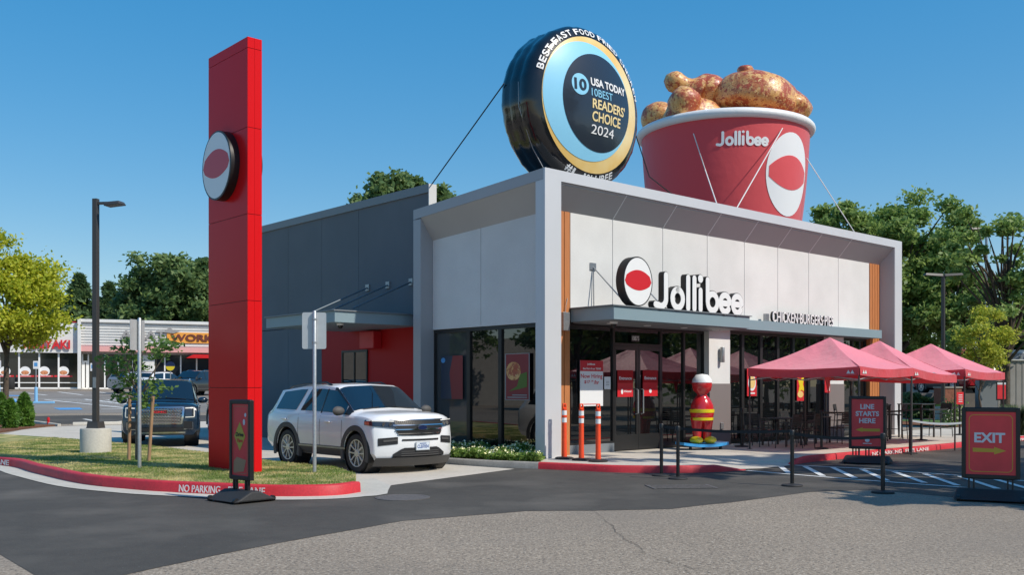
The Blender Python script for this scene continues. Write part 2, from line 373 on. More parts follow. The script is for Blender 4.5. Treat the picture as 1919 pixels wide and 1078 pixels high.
def rough_edge(pts, amp=.018, step=.35):
    out = []
    for a, b in zip(pts[:-1], pts[1:]):
        n = max(1, int((b - a).length / step))
        for i in range(n): out.append(a.lerp(b, i / n) + Vector((rg.uniform(-amp, amp), rg.uniform(-amp, amp), 0)))
    return out + [pts[-1]]
edge = rough_edge(P((2400, 985), (1919, 950), (1800, 934), (1640, 919), (1517, 923), (1400, 939), (1257, 955), (1110, 958), (985, 959), (760, 977), (560, 1012), (405, 1042), (230, 1080)))
sheet('road', P((-900, 880), (0, 862), (400, 855), (800, 862), (1000, 868), (1400, 870), (1600, 858), (1810, 833), (2100, 815), (2400, 830)) + edge + P((150, 1130), (70, 1082), (0, 1040), (-250, 985), (-900, 930)), .004, 'asphalt_new')
sheet('rear_road', P((-400, 797), (60, 797), (140, 795), (400, 795), (520, 790), (520, 779), (400, 779), (140, 779), (0, 782), (-400, 784)), .006, 'asphalt_new')
sheet('lot_apron', P((-400, 778), (520, 773), (520, 734), (-400, 734)), .006, 'asphalt_mid')
# drive-through lane in pale concrete
lane = P((735, 911), (965, 880.5), (843, 872)) + [L(-1.62, 3), L(-1.62, 5.2), L(.7, 5.4), L(.7, 16.5)] + P((400, 790), (300, 794), (222, 797.5), (140, 799), (90, 801.5), (40, 807), (0, 816), (-80, 832), (-200, 850)) + P((0, 850), (200, 860), (400, 880), (600, 900), (690, 925))
sheet('drive_lane', lane, .010, 'concrete')
mb = MB()
for a, b in (((843, 872), (620, 862)), ((560, 848), (330, 845)), ((420, 838), (180, 826)), ((300, 815), (100, 812))):
    p, q = G(*a, .0135), G(*b, .0135); d = (q - p).normalized(); n = Vector((-d.y, d.x, 0)) * .012
    mb.quad(p - n, q - n, q + n, p + n)
struct(mb.build('lane_joints', 'curb_grey'))
def path_curb(name, pts, m, inward, h=.14, wd=.16, drop=None):
    k = len(pts); mb = MB(); vs = []
    for i, p in enumerate(pts):
        d = (Vector(pts[min(i + 1, k - 1)]) - Vector(pts[max(i - 1, 0)])); d.z = 0; d.normalize()
        n = Vector((-d.y, d.x, 0)) * inward; hh = h if drop is None else drop(i, k, h)
        b = Vector((p[0], p[1], H(p[1])))
        for a, z in ((0, -.06), (.012, hh - .025), (.035, hh), (wd, hh), (wd, -.06)): vs.append(b + n * a + Vector((0, 0, z)))
    fs = []
    for i in range(k - 1):
        for j in range(4): fs.append((i * 5 + j, i * 5 + j + 1, (i + 1) * 5 + j + 1, (i + 1) * 5 + j))
    fs += [(0, 1, 2, 3, 4), tuple((k - 1) * 5 + j for j in (4, 3, 2, 1, 0))]
    mb.add(vs, fs); return struct(mb.build(name, m, smooth=50))
def smooth_path(pts, n=6):
    pts = [Vector(p) for p in pts]; out = []
    for i in range(len(pts) - 1):
        p0, p1, p2, p3 = pts[max(i - 1, 0)], pts[i], pts[i + 1], pts[min(i + 2, len(pts) - 1)]
        for j in range(n):
            t = j / n; out.append(.5 * ((2 * p1) + (p2 - p0) * t + (2 * p0 - 5 * p1 + 4 * p2 - p3) * t * t + (3 * p1 - p0 - 3 * p2 + p3) * t ** 3))
    return out + [pts[-1]]
# grass island with red kerb
front = smooth_path(P((-420, 842), (-200, 858), (0, 873.5), (66, 889), (153, 909), (252, 920), (317, 924.5), (405, 928.5), (500, 932.5), (585, 932.5), (640, 930), (677, 924.5)), 5)
back = P((668, 905), (627, 890), (560, 884), (480, 874), (390, 861), (300, 849), (180, 837), (90, 829), (0, 822.5), (-120, 812), (-420, 806))
kerb_i = path_curb('island_kerb', front, 'curb_red', 1, .18)
isl = front + [back[0]] + back[1:]
mb = MB(); n = len(front)
inn = []
for i, p in enumerate(front):
    d = front[min(i + 1, n - 1)] - front[max(i - 1, 0)]; d.normalize(); inn.append(p + Vector((-d.y, d.x, 0)) * .15)
turf_poly = [(p.x, p.y) for p in inn] + [(p.x, p.y) for p in back]
mb.prism(turf_poly, -.03, .155); struct(mb.build('island_turf', 'turf'))
gut = []
for i, p in enumerate(front):
    d = front[min(i + 1, n - 1)] - front[max(i - 1, 0)]; d.normalize(); gut.append(p - Vector((-d.y, d.x, 0)) * (.42 if i < n - 4 else .50))
sheet('gutter', [p + Vector((0, 0, 0)) for p in inn] + P((668, 903), (700, 898), (733, 911.5), (728, 921)) + gut[::-1], .014, 'concrete_pale')
def curb_text(txt, u0, v0, u1, v1, hgt, zb, par):
    p, q = G(u0, v0), G(u1, v1); d = (q - p); wd = d.length; a = math.atan2(d.y, d.x); mb = MB()
    X = T_(p + Vector((math.sin(a), -math.cos(a), 0)) * .004 + Vector((0, 0, zb))) @ RZ(a) @ RX(R(-5)) @ FACE
    text(mb, txt, 0, 0, wd, hgt, X, off=.012, depth=.004); return mb.build('lettering', 'paint_white', par)
curb_text('NO PARKING', 336, 926, 413, 929.3, .115, .03, kerb_i)
curb_text('FIRE LANE', 428, 930, 497, 932.5, .115, .03, kerb_i)
curb_text('FIRE LANE', -36, 870.5, 17, 876, .11, .035, kerb_i)
# far mulch bed on the left
bed = P((-300, 800), (35, 796), (104, 799), (60, 803), (0, 812), (-80, 826), (-300, 850))
mb = MB(); mb.prism([(p.x, p.y) for p in bed], -.02, .06); struct(mb.build('mulch_bed', 'mulch'))
path_curb('bed_kerb', P((40, 790.5), (75, 795), (108, 799.5)), 'concrete_pale', 1, .10, .15)
path_curb('lane_kerb', P((137, 797.5), (222, 796), (262, 792)), 'concrete_pale', 1, .13, .15)
# front pavement, planter and kerbs (building frame)
kf_grey = smooth_path([L(-1.62, 5.2), L(-1.62, 3), L(-1.62, 1.3), L(-1.38, .2), L(-.98, -.81)], 4)
kf_red = smooth_path([L(-.98, -.81), L(-.70, -1.6), L(-.34, -2.55), L(.6, -3.45), L(1.2, -3.72), L(1.95, -3.86)], 6)
kr_red = smooth_path([L(3.9, -3.75), L(4.6, -3.62), L(6, -3.56), L(9, -3.6), L(12.8, -3.55), L(17.4, -3.4), L(30, -3.4)], 6)
path_curb('planter_kerb', kf_grey, 'curb_grey', 1)
path_curb('front_kerb', kf_red, 'curb_red', 1, drop=lambda i, k, h: h if i < k - 7 else h * max(.12, (k - 1 - i) / 6))
kerb_r = path_curb('patio_kerb', kr_red, 'curb_red', 1, drop=lambda i, k, h: h * min(1, .12 + i / 8))
for a, b, c in ((7.55, 9.05, 'NO PARKING'), (9.25, 10.55, 'FIRE LANE'), (16.6, 18.2, 'NO PARKING')):
    p = L(a, -3.60 if a < 12 else -3.43); mb = MB(); X = T_(p + B_ * -.012 + Vector((0, 0, .022))) @ RZ(ANG) @ RX(R(-5)) @ FACE
    text(mb, c, 0, 0, b - a, .085, X, off=.012, depth=.004); mb.build('lettering', 'paint_white', kerb_r)
def inset(path, d):
    out = []; k = len(path)
    for i, p in enumerate(path):
        e = path[min(i + 1, k - 1)] - path[max(i - 1, 0)]; e.normalize(); out.append(p + Vector((-e.y, e.x, 0)) * d)
    return out
walk = inset(kf_red, .155)[:-6] + [L(1.3, -2.2), L(4.5, -2.2)] + inset(kr_red, .155)[9:] + [L(30, 1.2), L(16.6, 1.2), L(16.3, .7), L(.5, .7), L(.05, .1), L(-.85, -.72)]
mb = MB(); mb.prism([(p.x, p.y) for p in walk], -.05, .12); struct(mb.build('pavement', 'concrete'))
rp = inset(kf_red, .155)[-6:]; rq = inset(kr_red, .155)[:10]
mb = MB(); ring = [(p, .02 + .10 * min(1, max(0, (toL(p)[1] + 3.7) / 1.5)) if toL(p)[0] > 1.3 else .12) for p in [L(1.3, -2.2)] + rp] + [(L(2.4, -3.9), .018), (L(3.6, -3.85), .018)] + [(p, .018 if toL(p)[0] < 4.2 else .11) for p in rq] + [(L(4.5, -2.2), .119)]
c = L(2.9, -3.0); vs = [(c.x, c.y, .065)] + [(p.x, p.y, z) for p, z in ring]
mb.add(vs, [(0, i, i + 1) for i in range(1, len(ring))] + [(0, len(ring), 1)]); struct(mb.build('pavement_ramp', 'concrete'))
mb = MB()
for t in (1.4, 3.4, 5.4, 7.4, 9.4, 11.4, 13.4, 15.4, 17.4):
    mb.box(t, t + .014, -3.3 if t > 5 else -2.1, .42, .1205, .1225)
mb.box(5, 20, -1.9, -1.886, .1205, .1226)
o = struct(mb.build('pavement_joints', 'curb_grey')); o.location = C_; o.rotation_euler = (0, 0, ANG)
soil = [L(-1.47, 5.1), L(-1.47, 1.3), L(-1.25, .25), L(-.88, -.75), L(.0, .0), L(.3, .4), L(.3, 5.1)]
mb = MB(); mb.prism([(p.x, p.y) for p in soil], -.05, .11); struct(mb.build('planter_soil', 'soil'))
# white hatching on the road
mb = MB()
def stripe(a, b, wd, z=.012):
    p, q = Vector(a), Vector(b); d = (q - p).normalized(); nn = Vector((-d.y, d.x, 0)) * wd / 2
    for s in (p - nn, q - nn, q + nn, p + nn): s.z = H(s.y) + z
    mb.quad(*[Vector((s.x, s.y, H(s.y) + z)) for s in (p - nn, q - nn, q + nn, p + nn)])
top = P((1490, 873.5), (1615, 879.6), (1760, 890), (1919, 903), (2300, 935)); bot = P((1400, 883.5), (1482, 890.5), (1618, 901.5), (1754, 911.5), (1919, 923), (2300, 950))
for q in (top, bot):
    for a, b in zip(q[:-1], q[1:]): stripe(a, b, .10)
for a, b in (((1464, 876.6), (1479, 888.5)), ((1509, 876), (1543, 894)), ((1561, 878), (1603, 898)), ((1615, 881), (1663, 903)), ((1676, 886), (1733, 907)), ((1733, 890), (1795, 912)), ((1800, 895), (1870, 918)), ((1868, 901), (1945, 923))):
    stripe(G(*a), G(*b), .115, .016)
struct(mb.build('hatching', 'paint_white'))
mb = MB()
for a, b, wd in (((45, 737), (88, 741.5), .25), ((110, 735.5), (155, 741), .25), ((186, 735.8), (220, 740), .25), ((85, 750), (240, 766), .25), ((158, 749), (245, 759), .3), ((30, 749), (160, 749.2), .25), ((190, 768), (300, 766.5), .3), ((200, 750), (300, 757), .3), ((158, 786.5), (196, 793), .18), ((222, 748), (330, 747.5), .25)):
    stripe(G(a[0], a[1]), G(b[0], b[1]), wd, .016)
for k in range(6): stripe(G(100 + 22 * k, 750.5 + 2.2 * k), G(190 + 22 * k, 750.5 + 1.2 * k), .22, .016)
struct(mb.build('parking_lines', 'paint_white'))
mb = MB()
for pts in (((100, 765), (150, 764.5), (156, 768), (112, 768.5)), ((15, 741), (55, 741.5), (52, 743), (18, 742.5)), ((-20, 751), (35, 751.5), (33, 754), (-15, 754))):
    mb.quad(*[G(u, v, .016) for u, v in pts])
struct(mb.build('accessible_bay_paint', 'paint_blue'))
sheet('far_pavement', [(-110, 80, 0), (-40, 88.6, 0), (20, 113, 0), (20, 111, 0), (-39, 86, 0), (-110, 77.4, 0)], .05, 'concrete')
mb = MB(); rc = random.Random(11)
for (u0, v0, u1, v1) in ((1110, 958, 1200, 1035), (1200, 1035, 1330, 1075)):
    a, b = G(u0, v0), G(u1, v1); n = max(6, int((b - a).length / .16)); pts = []; o = 0
    for i in range(n + 1): o += rc.uniform(-.03, .03); p = a.lerp(b, i / n); d = (b - a).normalized(); pts.append(p + Vector((-d.y, d.x, 0)) * o)
    for p, q in zip(pts[:-1], pts[1:]):
        d = (q - p).normalized(); nn = Vector((-d.y, d.x, 0)) * rc.uniform(.001, .004); mb.quad(*[Vector((s.x, s.y, .0085)) for s in (p - nn, q - nn, q + nn, p + nn)])
struct(mb.build('road_cracks', 'black_matte'))
# ------------------------------------------------------------------ the restaurant
bld = thing('restaurant_building', 'modern one storey restaurant with silver framed front, pale panels and dark grey side wing', 'building', C_, ANG)
zt = lambda s: 6.5 - .06 * s
mb = MB()
mb.hexa([(0, 0, 6.26), (16.38, 0, 6.26), (16.38, .05, 6.26), (0, .05, 6.26), (0, 0, 6.5), (16.38, 0, 6.5), (16.38, .05, 6.497), (0, .05, 6.497)])
mb.box(0, .5, 0, .30, .08, 6.26); mb.box(15.9, 16.38, 0, .48, .1, 6.26)
mb.build('portal_frame', 'silver', bld); mb = MB()
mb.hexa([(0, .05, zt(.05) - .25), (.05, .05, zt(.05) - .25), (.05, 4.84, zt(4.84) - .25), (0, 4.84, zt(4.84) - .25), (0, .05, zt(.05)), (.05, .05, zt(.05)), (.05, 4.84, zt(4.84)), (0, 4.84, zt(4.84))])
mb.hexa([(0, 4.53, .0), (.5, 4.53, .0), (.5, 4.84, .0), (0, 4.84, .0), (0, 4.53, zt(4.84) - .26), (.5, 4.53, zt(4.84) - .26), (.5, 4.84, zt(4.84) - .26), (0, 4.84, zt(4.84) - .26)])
mb.build('side_frame', 'silver_shaded', bld)
mb = MB()
mb.hexa([(.05, .05, 6.2), (16.38, .05, 6.2), (16.38, 4.84, 6.0), (.05, 4.84, 6.0), (.05, .05, zt(.05) - .004), (16.38, .05, zt(.05) - .004), (16.38, 4.84, zt(4.84) - .004), (.05, 4.84, zt(4.84) - .004)])
mb.box(.6, 16.37, .72, 4.83, .0, 6.1)
mb.box(.9, 16.0, 4.84, 16.2, 0, 6.0)
mb.build('roof', 'trim_dark', bld)
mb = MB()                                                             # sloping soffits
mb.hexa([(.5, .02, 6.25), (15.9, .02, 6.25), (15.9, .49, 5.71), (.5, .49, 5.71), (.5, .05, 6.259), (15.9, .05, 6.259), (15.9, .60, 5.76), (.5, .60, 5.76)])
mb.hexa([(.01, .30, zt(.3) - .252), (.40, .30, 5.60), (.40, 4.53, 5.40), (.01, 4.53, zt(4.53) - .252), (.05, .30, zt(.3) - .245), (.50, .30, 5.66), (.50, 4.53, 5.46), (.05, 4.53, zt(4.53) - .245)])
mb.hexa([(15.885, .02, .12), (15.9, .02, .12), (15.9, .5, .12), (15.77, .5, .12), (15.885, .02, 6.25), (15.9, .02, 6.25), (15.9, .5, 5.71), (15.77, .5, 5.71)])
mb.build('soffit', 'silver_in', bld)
seams = [tu(u, .48) for u in (1148.5, 1242.5, 1325.8, 1395.5, 1458, 1516, 1571.5)]
mb = MB()
for t in seams:
    mb.hexa([(t - .014, .019, 6.243), (t + .014, .019, 6.243), (t + .014, .489, 5.703), (t - .014, .489, 5.703), (t - .014, .03, 6.25), (t + .014, .03, 6.25), (t + .014, .5, 5.71), (t - .014, .5, 5.71)])
mb.build('soffit_joint', 'white', bld)
edges = [1.27] + seams + [15.12]
for a, b in zip(edges[:-1], edges[1:]):
    MB().box(a + .008, b - .008, .48, .66, 3.49, 5.74).build('wall_panel', 'stucco', bld, bevel=.006)
sseam = su(901.5, .38)
for a, b in ((.45, sseam), (sseam, 4.53)):
    MB().hexa([(.38, a + .008, 3.15), (.56, a + .008, 3.15), (.56, b - .008, 3.15), (.38, b - .008, 3.15), (.38, a + .008, 5.66 - .05 * a), (.56, a + .008, 5.66 - .05 * a), (.56, b - .008, 5.66 - .05 * b), (.38, b - .008, 5.66 - .05 * b)]).build('wall_panel', 'stucco', bld)
for a, b in ((.5, 1.26), (15.13, 15.8)):
    mb = MB(); n = 4
    for i in range(n):
        x0 = a + (b - a) * i / n; x1 = a + (b - a) * (i + 1) / n - .02
        mb.box(x0, x1, .46, .62, .12, 5.72)
    mb.build('timber_cladding', 'wood', bld, bevel=.004)
def bay(t0, t1, z0, z1, s, side=False, fw=.035, dp=.09, rails=(), glass='glass'):
    f = MB(); g = MB()
    def bx(q, a0, a1, d0, d1, b0, b1):
        if side: q.box(d0, d1, a0, a1, b0, b1)
        else: q.box(a0, a1, d0, d1, b0, b1)
    bx(f, t0, t0 + fw, s, s + dp, z0, z1); bx(f, t1 - fw, t1, s, s + dp, z0, z1)
    bx(f, t0 + fw, t1 - fw, s, s + dp, z0, z0 + fw * 1.4); bx(f, t0 + fw, t1 - fw, s, s + dp, z1 - fw * 1.4, z1)
    for r in rails: bx(f, t0 + fw, t1 - fw, s + .002, s + dp, r - .025, r + .025)
    fr = f.build('window', 'frame_dark', bld)
    bx(g, t0 + fw, t1 - fw, s + .045, s + .06, z0 + fw * 1.4, z1 - fw * 1.4); g.build('pane', glass, fr); return fr
d0, d1 = tu(1151, .58), tu(1240, .58); dm = (d0 + d1) / 2
bay(1.27, d0, .33, 3.16, .58)
MB().box(1.27, d0, .57, .68, .12, .33).build('base_wall', 'trim_dark', bld)
bay(d0, d1, 2.72, 3.16, .58)
for i, (a, b) in enumerate(((d0, dm), (dm, d1))):
    f = MB(); f.box(a + .004, a + .075, .575, .63, .14, 2.715).box(b - .075, b - .004, .575, .63, .14, 2.715).box(a + .075, b - .075, .575, .63, 2.60, 2.715).box(a + .075, b - .075, .575, .63, .14, .52)
    d = f.build('door', 'frame_dark', bld)
    MB().box(a + .075, b - .075, .597, .612, .52, 2.60).build('pane', 'glass', d)
    hx = b - .10 if i == 0 else a + .10
    MB().tube([(hx, .57, 1.02), (hx, .50, 1.04), (hx, .50, 1.62), (hx, .57, 1.64)], .017, 8).build('handle', 'galv', d, smooth=True)
sl = [d1, tu(1283, .58), 6.46]
for a, b in zip(sl[:-1], sl[1:]): bay(a, b, .14, 3.16, .58)
ed = [7.40] + [tu(u, .58) for u in (1393, 1427.5, 1459, 1488, 1517)] + [12.5]
for a, b in zip(ed[:-1], ed[1:]): bay(a, b, .16, 3.24, .58, fw=.06)
er = [13.4, tu(1599, .58), 15.12]
for a, b in zip(er[:-1], er[1:]): bay(a, b, .16, 3.24, .58, fw=.05)
MB().box(1.27, 15.12, .5, .7, 3.24, 3.485).build('lintel', 'trim_dark', bld)
MB().box(1.27, 6.46, .6, .7, 3.16, 3.24).build('lintel', 'frame_dark', bld)
for a, b in ((6.46, 7.40), (12.5, 13.4)):
    MB().box(a, b, .42, .7, 1.78, 3.24).build('pier', 'stucco', bld)
    MB().box(a, b, .40, .7, .12, 1.78).build('pier_base', 'mauve', bld)
ss = [.40, su(937, .42), su(878, .42), 4.53]
for i, (a, b) in enumerate(zip(ss[:-1], ss[1:])): bay(a, b, .13, 3.14, .42, side=True, fw=.06, glass='glass_clear' if i == 2 else 'glass')
MB().box(.36, .41, .40, 4.53, .0, .128).build('base_wall', 'trim_dark', bld)
MB().box(6.47, 15.34, .16, .478, 3.265, 3.53).build('fascia_band', 'slate', bld, bevel=.006)
ec = MB().box(1.28, 6.45, -.86, .478, 3.19, 3.49).build('entrance_canopy', 'slate', bld, bevel=.008)
MB().box(1.22, 6.50, -.90, .478, 3.492, 3.515).build('drip_edge', 'trim_dark', ec)
MB().box(1.34, 6.40, -.80, .46, 3.165, 3.188).build('ceiling', 'trim_dark', ec)
for tt in (1.9, 3.2, 4.6, 5.9): disc(MB(), tt, -.2, .09, .09, 3.150, 3.163, 16).build('downlight', 'white', ec)
for t in (2.02, 3.35):
    rd = MB().tube([(t, .47, 4.53), (t + .02, -.62, 3.52)], .016, 8).tube([(t - .0, .45, 4.50), (t - .02, .42, 3.52)], .014, 6).build('tie_rod', 'grey_metal', ec, smooth=True)
    MB().box(t - .1, t + .1, .455, .479, 4.45, 4.62).build('bracket', 'grey_metal', rd)
# dark wing with the drive-through hatch
ws = [5.1] + [su(u, .7) for u in (672.7, 603.5, 540.5)] + [16.2]
for a, b in zip(ws[:-1], ws[1:]):
    MB().box(.70, .88, a + .007, b - .007, 0, 3.53).build('side_panel', 'stucco_dark', bld)
    MB().box(.70, .88, a + .007, b - .007, 3.55, 6.80).build('side_panel', 'stucco_dark', bld)
MB().box(.66, .92, 5.085, 16.22, 6.80, 7.02).build('parapet_cap', 'trim_dark', bld)
MB().box(.665, .915, 5.06, 5.085, 5.8, 7.02).build('parapet_end', 'stucco', bld)
MB().box(.9, 15.9, 5.1, 5.3, 5.9, 6.5).build('rear_parapet', 'stucco_dark', bld)
rw = MB().box(.655, .698, 5.2, 10.39, .05, 3.52)
rwo = rw.build('hatch_surround', 'red_wall', bld)
hw = MB(); hw.box(.62, .654, 7.89, 7.95, .95, 2.75).box(.62, .654, 9.18, 9.24, .95, 2.75).box(.62, .654, 7.95, 9.18, 2.69, 2.75).box(.62, .654, 7.95, 9.18, .95, 1.01).box(.62, .654, 8.54, 8.58, 1.01, 2.69)
h = hw.build('serving_hatch', 'frame_dark', bld); MB().box(.642, .652, 7.95, 9.18, 1.01, 2.69).build('pane', 'glass', h)
MB().box(.38, .654, 7.22, 7.92, 2.76, 3.24).build('wall_box', 'red_box', bld, bevel=.02)
cn = MB().box(-1.975, .69, 5.4, 8.9, 3.29, 3.57).build('lane_canopy', 'slate', bld, bevel=.008)
MB().box(-2.02, .69, 5.36, 8.94, 3.572, 3.60).build('drip_edge', 'trim_dark', cn)
for s in (5.87, 6.95, 7.95):
    rd = MB().tube([(.69, s, 4.51), (-1.15, s, 3.70)], .022, 8).build('tie_rod', 'slate_dark', cn, smooth=True)
    MB().box(.66, .70, s - .09, s + .09, 4.42, 4.60).build('bracket', 'grey_metal', rd)
# ------------------------------------------------------------------ signs and fittings on the restaurant
def stroke(mb, pts, wd, z0, z1, X):                                    # rounded flat stroke
    pts = [Vector((p[0], p[1])) for p in pts]; l = []; r = []; k = len(pts)
    for i, p in enumerate(pts):
        d = (pts[min(i + 1, k - 1)] - pts[max(i - 1, 0)]).normalized(); n = Vector((-d.y, d.x)) * wd / 2; l.append(p + n); r.append(p - n)
    def cap(c, d): a0 = math.atan2(d.y, d.x); return [c + Vector((math.cos(a0 + R(90 - 22.5 * i)), math.sin(a0 + R(90 - 22.5 * i)))) * wd / 2 for i in range(1, 8)]
    dend = (pts[-1] - pts[-2]).normalized(); dst = (pts[0] - pts[1]).normalized()
    poly = l + cap(pts[-1], dend) + r[::-1] + cap(pts[0], dst)
    mb.prism([(p.x, p.y) for p in poly], z0, z1, X)
def arc(cx, cy, rx, ry, a0, a1, n=16): return [(cx + rx * math.cos(R(a0 + (a1 - a0) * i / n)), cy + ry * math.sin(R(a0 + (a1 - a0) * i / n))) for i in range(n + 1)]
# unit word: x 0..4.48, baseline 0, x-height .68, ascender 1
WORD = [('J', [[(.55, .93), (.55, .30)] + arc(.33, .28, .22, .22, 0, -115, 10)[1:] + [(.10, .10)]]),
        ('o', [arc(1.07, .31, .235, .25, 90, 450, 24)]),
        ('l', [[(1.55, .93), (1.55, .07)]]), ('l', [[(1.84, .93), (1.84, .07)]]),
        ('i', [[(2.13, .60), (2.13, .07)], [(2.13, .94), (2.13, .945)]]),
        ('b', [[(2.47, .93), (2.47, .30)], arc(2.71, .30, .235, .24, 180, 540, 24)]),
        ('e', [arc(3.33, .30, .235, .245, 8, 318, 20), [(3.16, .30), (3.51, .30)]]),
        ('e', [arc(3.95, .30, .235, .245, 8, 318, 20), [(3.78, .30), (4.13, .30)]])]
def word_letters(parent, X, scale, wd, black, white, dep, mname, sx=1.0):
    for ci, (ch, sts) in enumerate(WORD):
        b = MB(); f = MB()
        for si, st in enumerate(sts):
            st = [(x * scale * sx, y * scale) for x, y in st]
            w_ = wd * (1.28 if ch == 'i' and si == 1 else 1)
            if black: stroke(b, st, w_ + .03, 0 - .001 * si, dep - .002 * si, X)
            stroke(f, st, w_, dep + .001 if black else 0, dep + .008 - .0015 * si, X)
        if black:
            o = b.build('letter', black, parent); f.build('letter_face', white, o)
        else: f.build('letter', white, parent)
wz = 3.515
wm = thing('wordmark_sign', 'big white rounded letters with black sides standing on the entrance canopy', 'sign', L(2.59, -.74, wz), ANG)
word_letters(wm, FACE, .84, .150, 'black', 'white_sign', .15, 'letter', sx=.985)
MB().box(.3, 3.6, .08, .12, .0, .05).build('rail', 'grey_metal', wm)
def emblem(name, label, loc, rot, rx, ry, dep):                        # plain oval badge
    e = thing(name, label, 'sign', loc, rot)
    disc(MB(), 0, 0, rx, ry, 0, dep, 40, FACE).build('badge_body', 'black', e, smooth=40)
    disc(MB(), 0, 0, rx * .93, ry * .95, dep + .001, dep + .006, 40, FACE).build('badge_face', 'white_sign', e)
    n = 16; up = []; dn = []
    for i in range(n + 1):
        x = -1 + 2 * i / n; yc = math.sqrt(max(0, 1 - x * x)); up.append((x * rx * .90, ry * min(.46 - .30 * x * x, .9 * yc))); dn.append((x * rx * .90, ry * max(-.36 + .26 * x * x, -.9 * yc)))
    MB().prism(dn + up[::-1], dep + .007, dep + .010, FACE).build('red_shape', 'sign_red_lit', e)
    return e
te0, te1 = tu(1162, -.74), tu(1217, -.74)
emblem('oval_badge', 'red and white oval badge with black sides beside the white letters on the canopy', L((te0 + te1) / 2, -.62, wz + .57), ANG, (te1 - te0) / 2, .565, .22)
cs = thing('menu_lettering', 'small white capitals with black sides along the slate band, naming three foods', 'sign', L(9.10, .2, 3.535), ANG)
mb = MB(); text(mb, 'CHICKEN\u00b7BURGERS\u00b7PIES', 0, 0, 3.28, .30, FACE, off=.006, depth=.02); fa = mb
mb2 = MB(); text(mb2, 'CHICKEN\u00b7BURGERS\u00b7PIES', 0, 0, 3.28, .30, FACE @ T_((0, 0, -.07)), off=.010, depth=.065)
o = mb2.build('letters', 'black', cs); fa.build('letter_faces', 'white_sign', o)
MB().box(-.22, -.08, .05, .15, .0, .22).build('power_box', 'grey_metal', cs)
el = thing('electrical_box', 'pale grey electrical box on the timber strip left of the entrance', 'box', L(1.02, .46, 2.98), ANG)
MB().box(-.10, .10, -.12, -.002, 0, .42).build('cover', 'grey_metal', el, bevel=.01); MB().tube([(.02, -.05, .42), (.05, -.05, .60), (.12, -.02, .75)], .008, 6).build('conduit', 'print_grey', el)
def dome_cam(label, loc):
    c = thing('security_camera', label, 'camera', loc, ANG, None)
    MB().lathe([(.09, 0), (.09, -.04), (.07, -.05)], 20).build('mount', 'white', c, smooth=True)
    MB().lathe([(.07, -.05), (.066, -.09), (.04, -.125), (.001, -.135)], 20).build('dome', 'black', c, smooth=True)
dome_cam('small white dome camera under the left end of the entrance canopy', L(1.62, -.55, 3.163))
dome_cam('small white dome camera under the front edge of the drive lane canopy', L(-1.6, 5.75, 3.288))
for i, (t, z, lab) in enumerate(((6.93, 2.35, 'slim grey up-down wall light on the white pier beside the entrance'), (12.95, 2.35, 'slim grey wall light on the white pier behind the pink canopy'))):
    wl = thing('wall_light', lab, 'light', L(t, .42, z), ANG); MB().lathe([(.055, 0), (.06, .01), (.06, .40), (.055, .41)], 16, T_((0, -.09, 0))).build('body', 'grey_metal', wl, smooth=True); MB().box(-.05, .05, -.04, -.002, .1, .3).build('bracket', 'grey_metal', wl)
ob = thing('outlet_box', 'small grey outlet cover low on the pier beside the entrance', 'outlet', L(6.98, .40, .55), ANG)
MB().box(-.06, .06, -.04, -.002, 0, .18).build('cover', 'grey_metal', ob, bevel=.01)
# window posters and stickers
def flat_sign(name, label, cat, loc, rot, wd, hg, m, dep=.006, r=0.0, group=None):
    o = thing(name, label, cat, loc, rot, group)
    (MB().prism(rrect(0, wd, 0, hg, r), 0, dep, FACE) if r else MB().prism([(0, 0), (wd, 0), (wd, hg), (0, hg)], 0, dep, FACE)).build('sheet', m, o)
    return o
def lay(o, name, m, fn, k=1):
    mb = MB(); fn(mb, FACE @ T_((0, 0, .0045 + .003 * k))); return mb.build(name, m, o)
z = lambda v, t: EYE + (HY - v) / F * (C_.y + A_.y * t + B_.y * .55)
t0, t1 = tu(1088.5, .55), tu(1131.5, .55); zb, ztp = z(762, t0), z(675.5, t0); W, Hh = t1 - t0, ztp - zb
p = flat_sign('hiring_poster', 'white and red hiring poster inside the window left of the entrance doors', 'poster', L(t0, .572, zb), ANG, W, Hh, 'print_white')
lay(p, 'header', 'print_red', lambda q, X: q.prism([(0, Hh * .765), (W, Hh * .765), (W, Hh), (0, Hh)], 0, .002, X))
def hdr(q, X):
    text(q, 'Jollibee', W * .3, Hh * .89, W * .34, Hh * .05, X, off=.03, depth=.002); text(q, 'Bee Part of our TEAM!', W * .12, Hh * .80, W * .78, Hh * .045, X, off=.02, depth=.002)
lay(p, 'header_text', 'print_white', hdr, 2)
def hir(q, X):
    text(q, 'Now Hiring', W * .03, Hh * .585, W * .94, Hh * .12, X, off=.012, depth=.002); text(q, '$17', W * .18, Hh * .49, W * .24, Hh * .075, X, off=.02, depth=.002)
    text(q, '.75', W * .45, Hh * .53, W * .12, Hh * .035, X, off=.02, depth=.002); text(q, '/hr', W * .60, Hh * .48, W * .22, Hh * .085, X, off=.02, depth=.002)
    q.box(W * .16, W * .86, Hh * .035, Hh * .050, 0, .002, X)
lay(p, 'offer_text', 'print_red', hir)
p = flat_sign('door_notice', 'tiny white notice on the glass between hiring poster and left door', 'notice', L(tu(1134, .55), .572, z(730, tu(1134, .55))), ANG, .22, .30, 'print_white')
lay(p, 'line', 'print_grey', lambda q, X: [q.box(.05, .17, zz, zz + .012, 0, .002, X) for zz in (.10, .14, .18)])
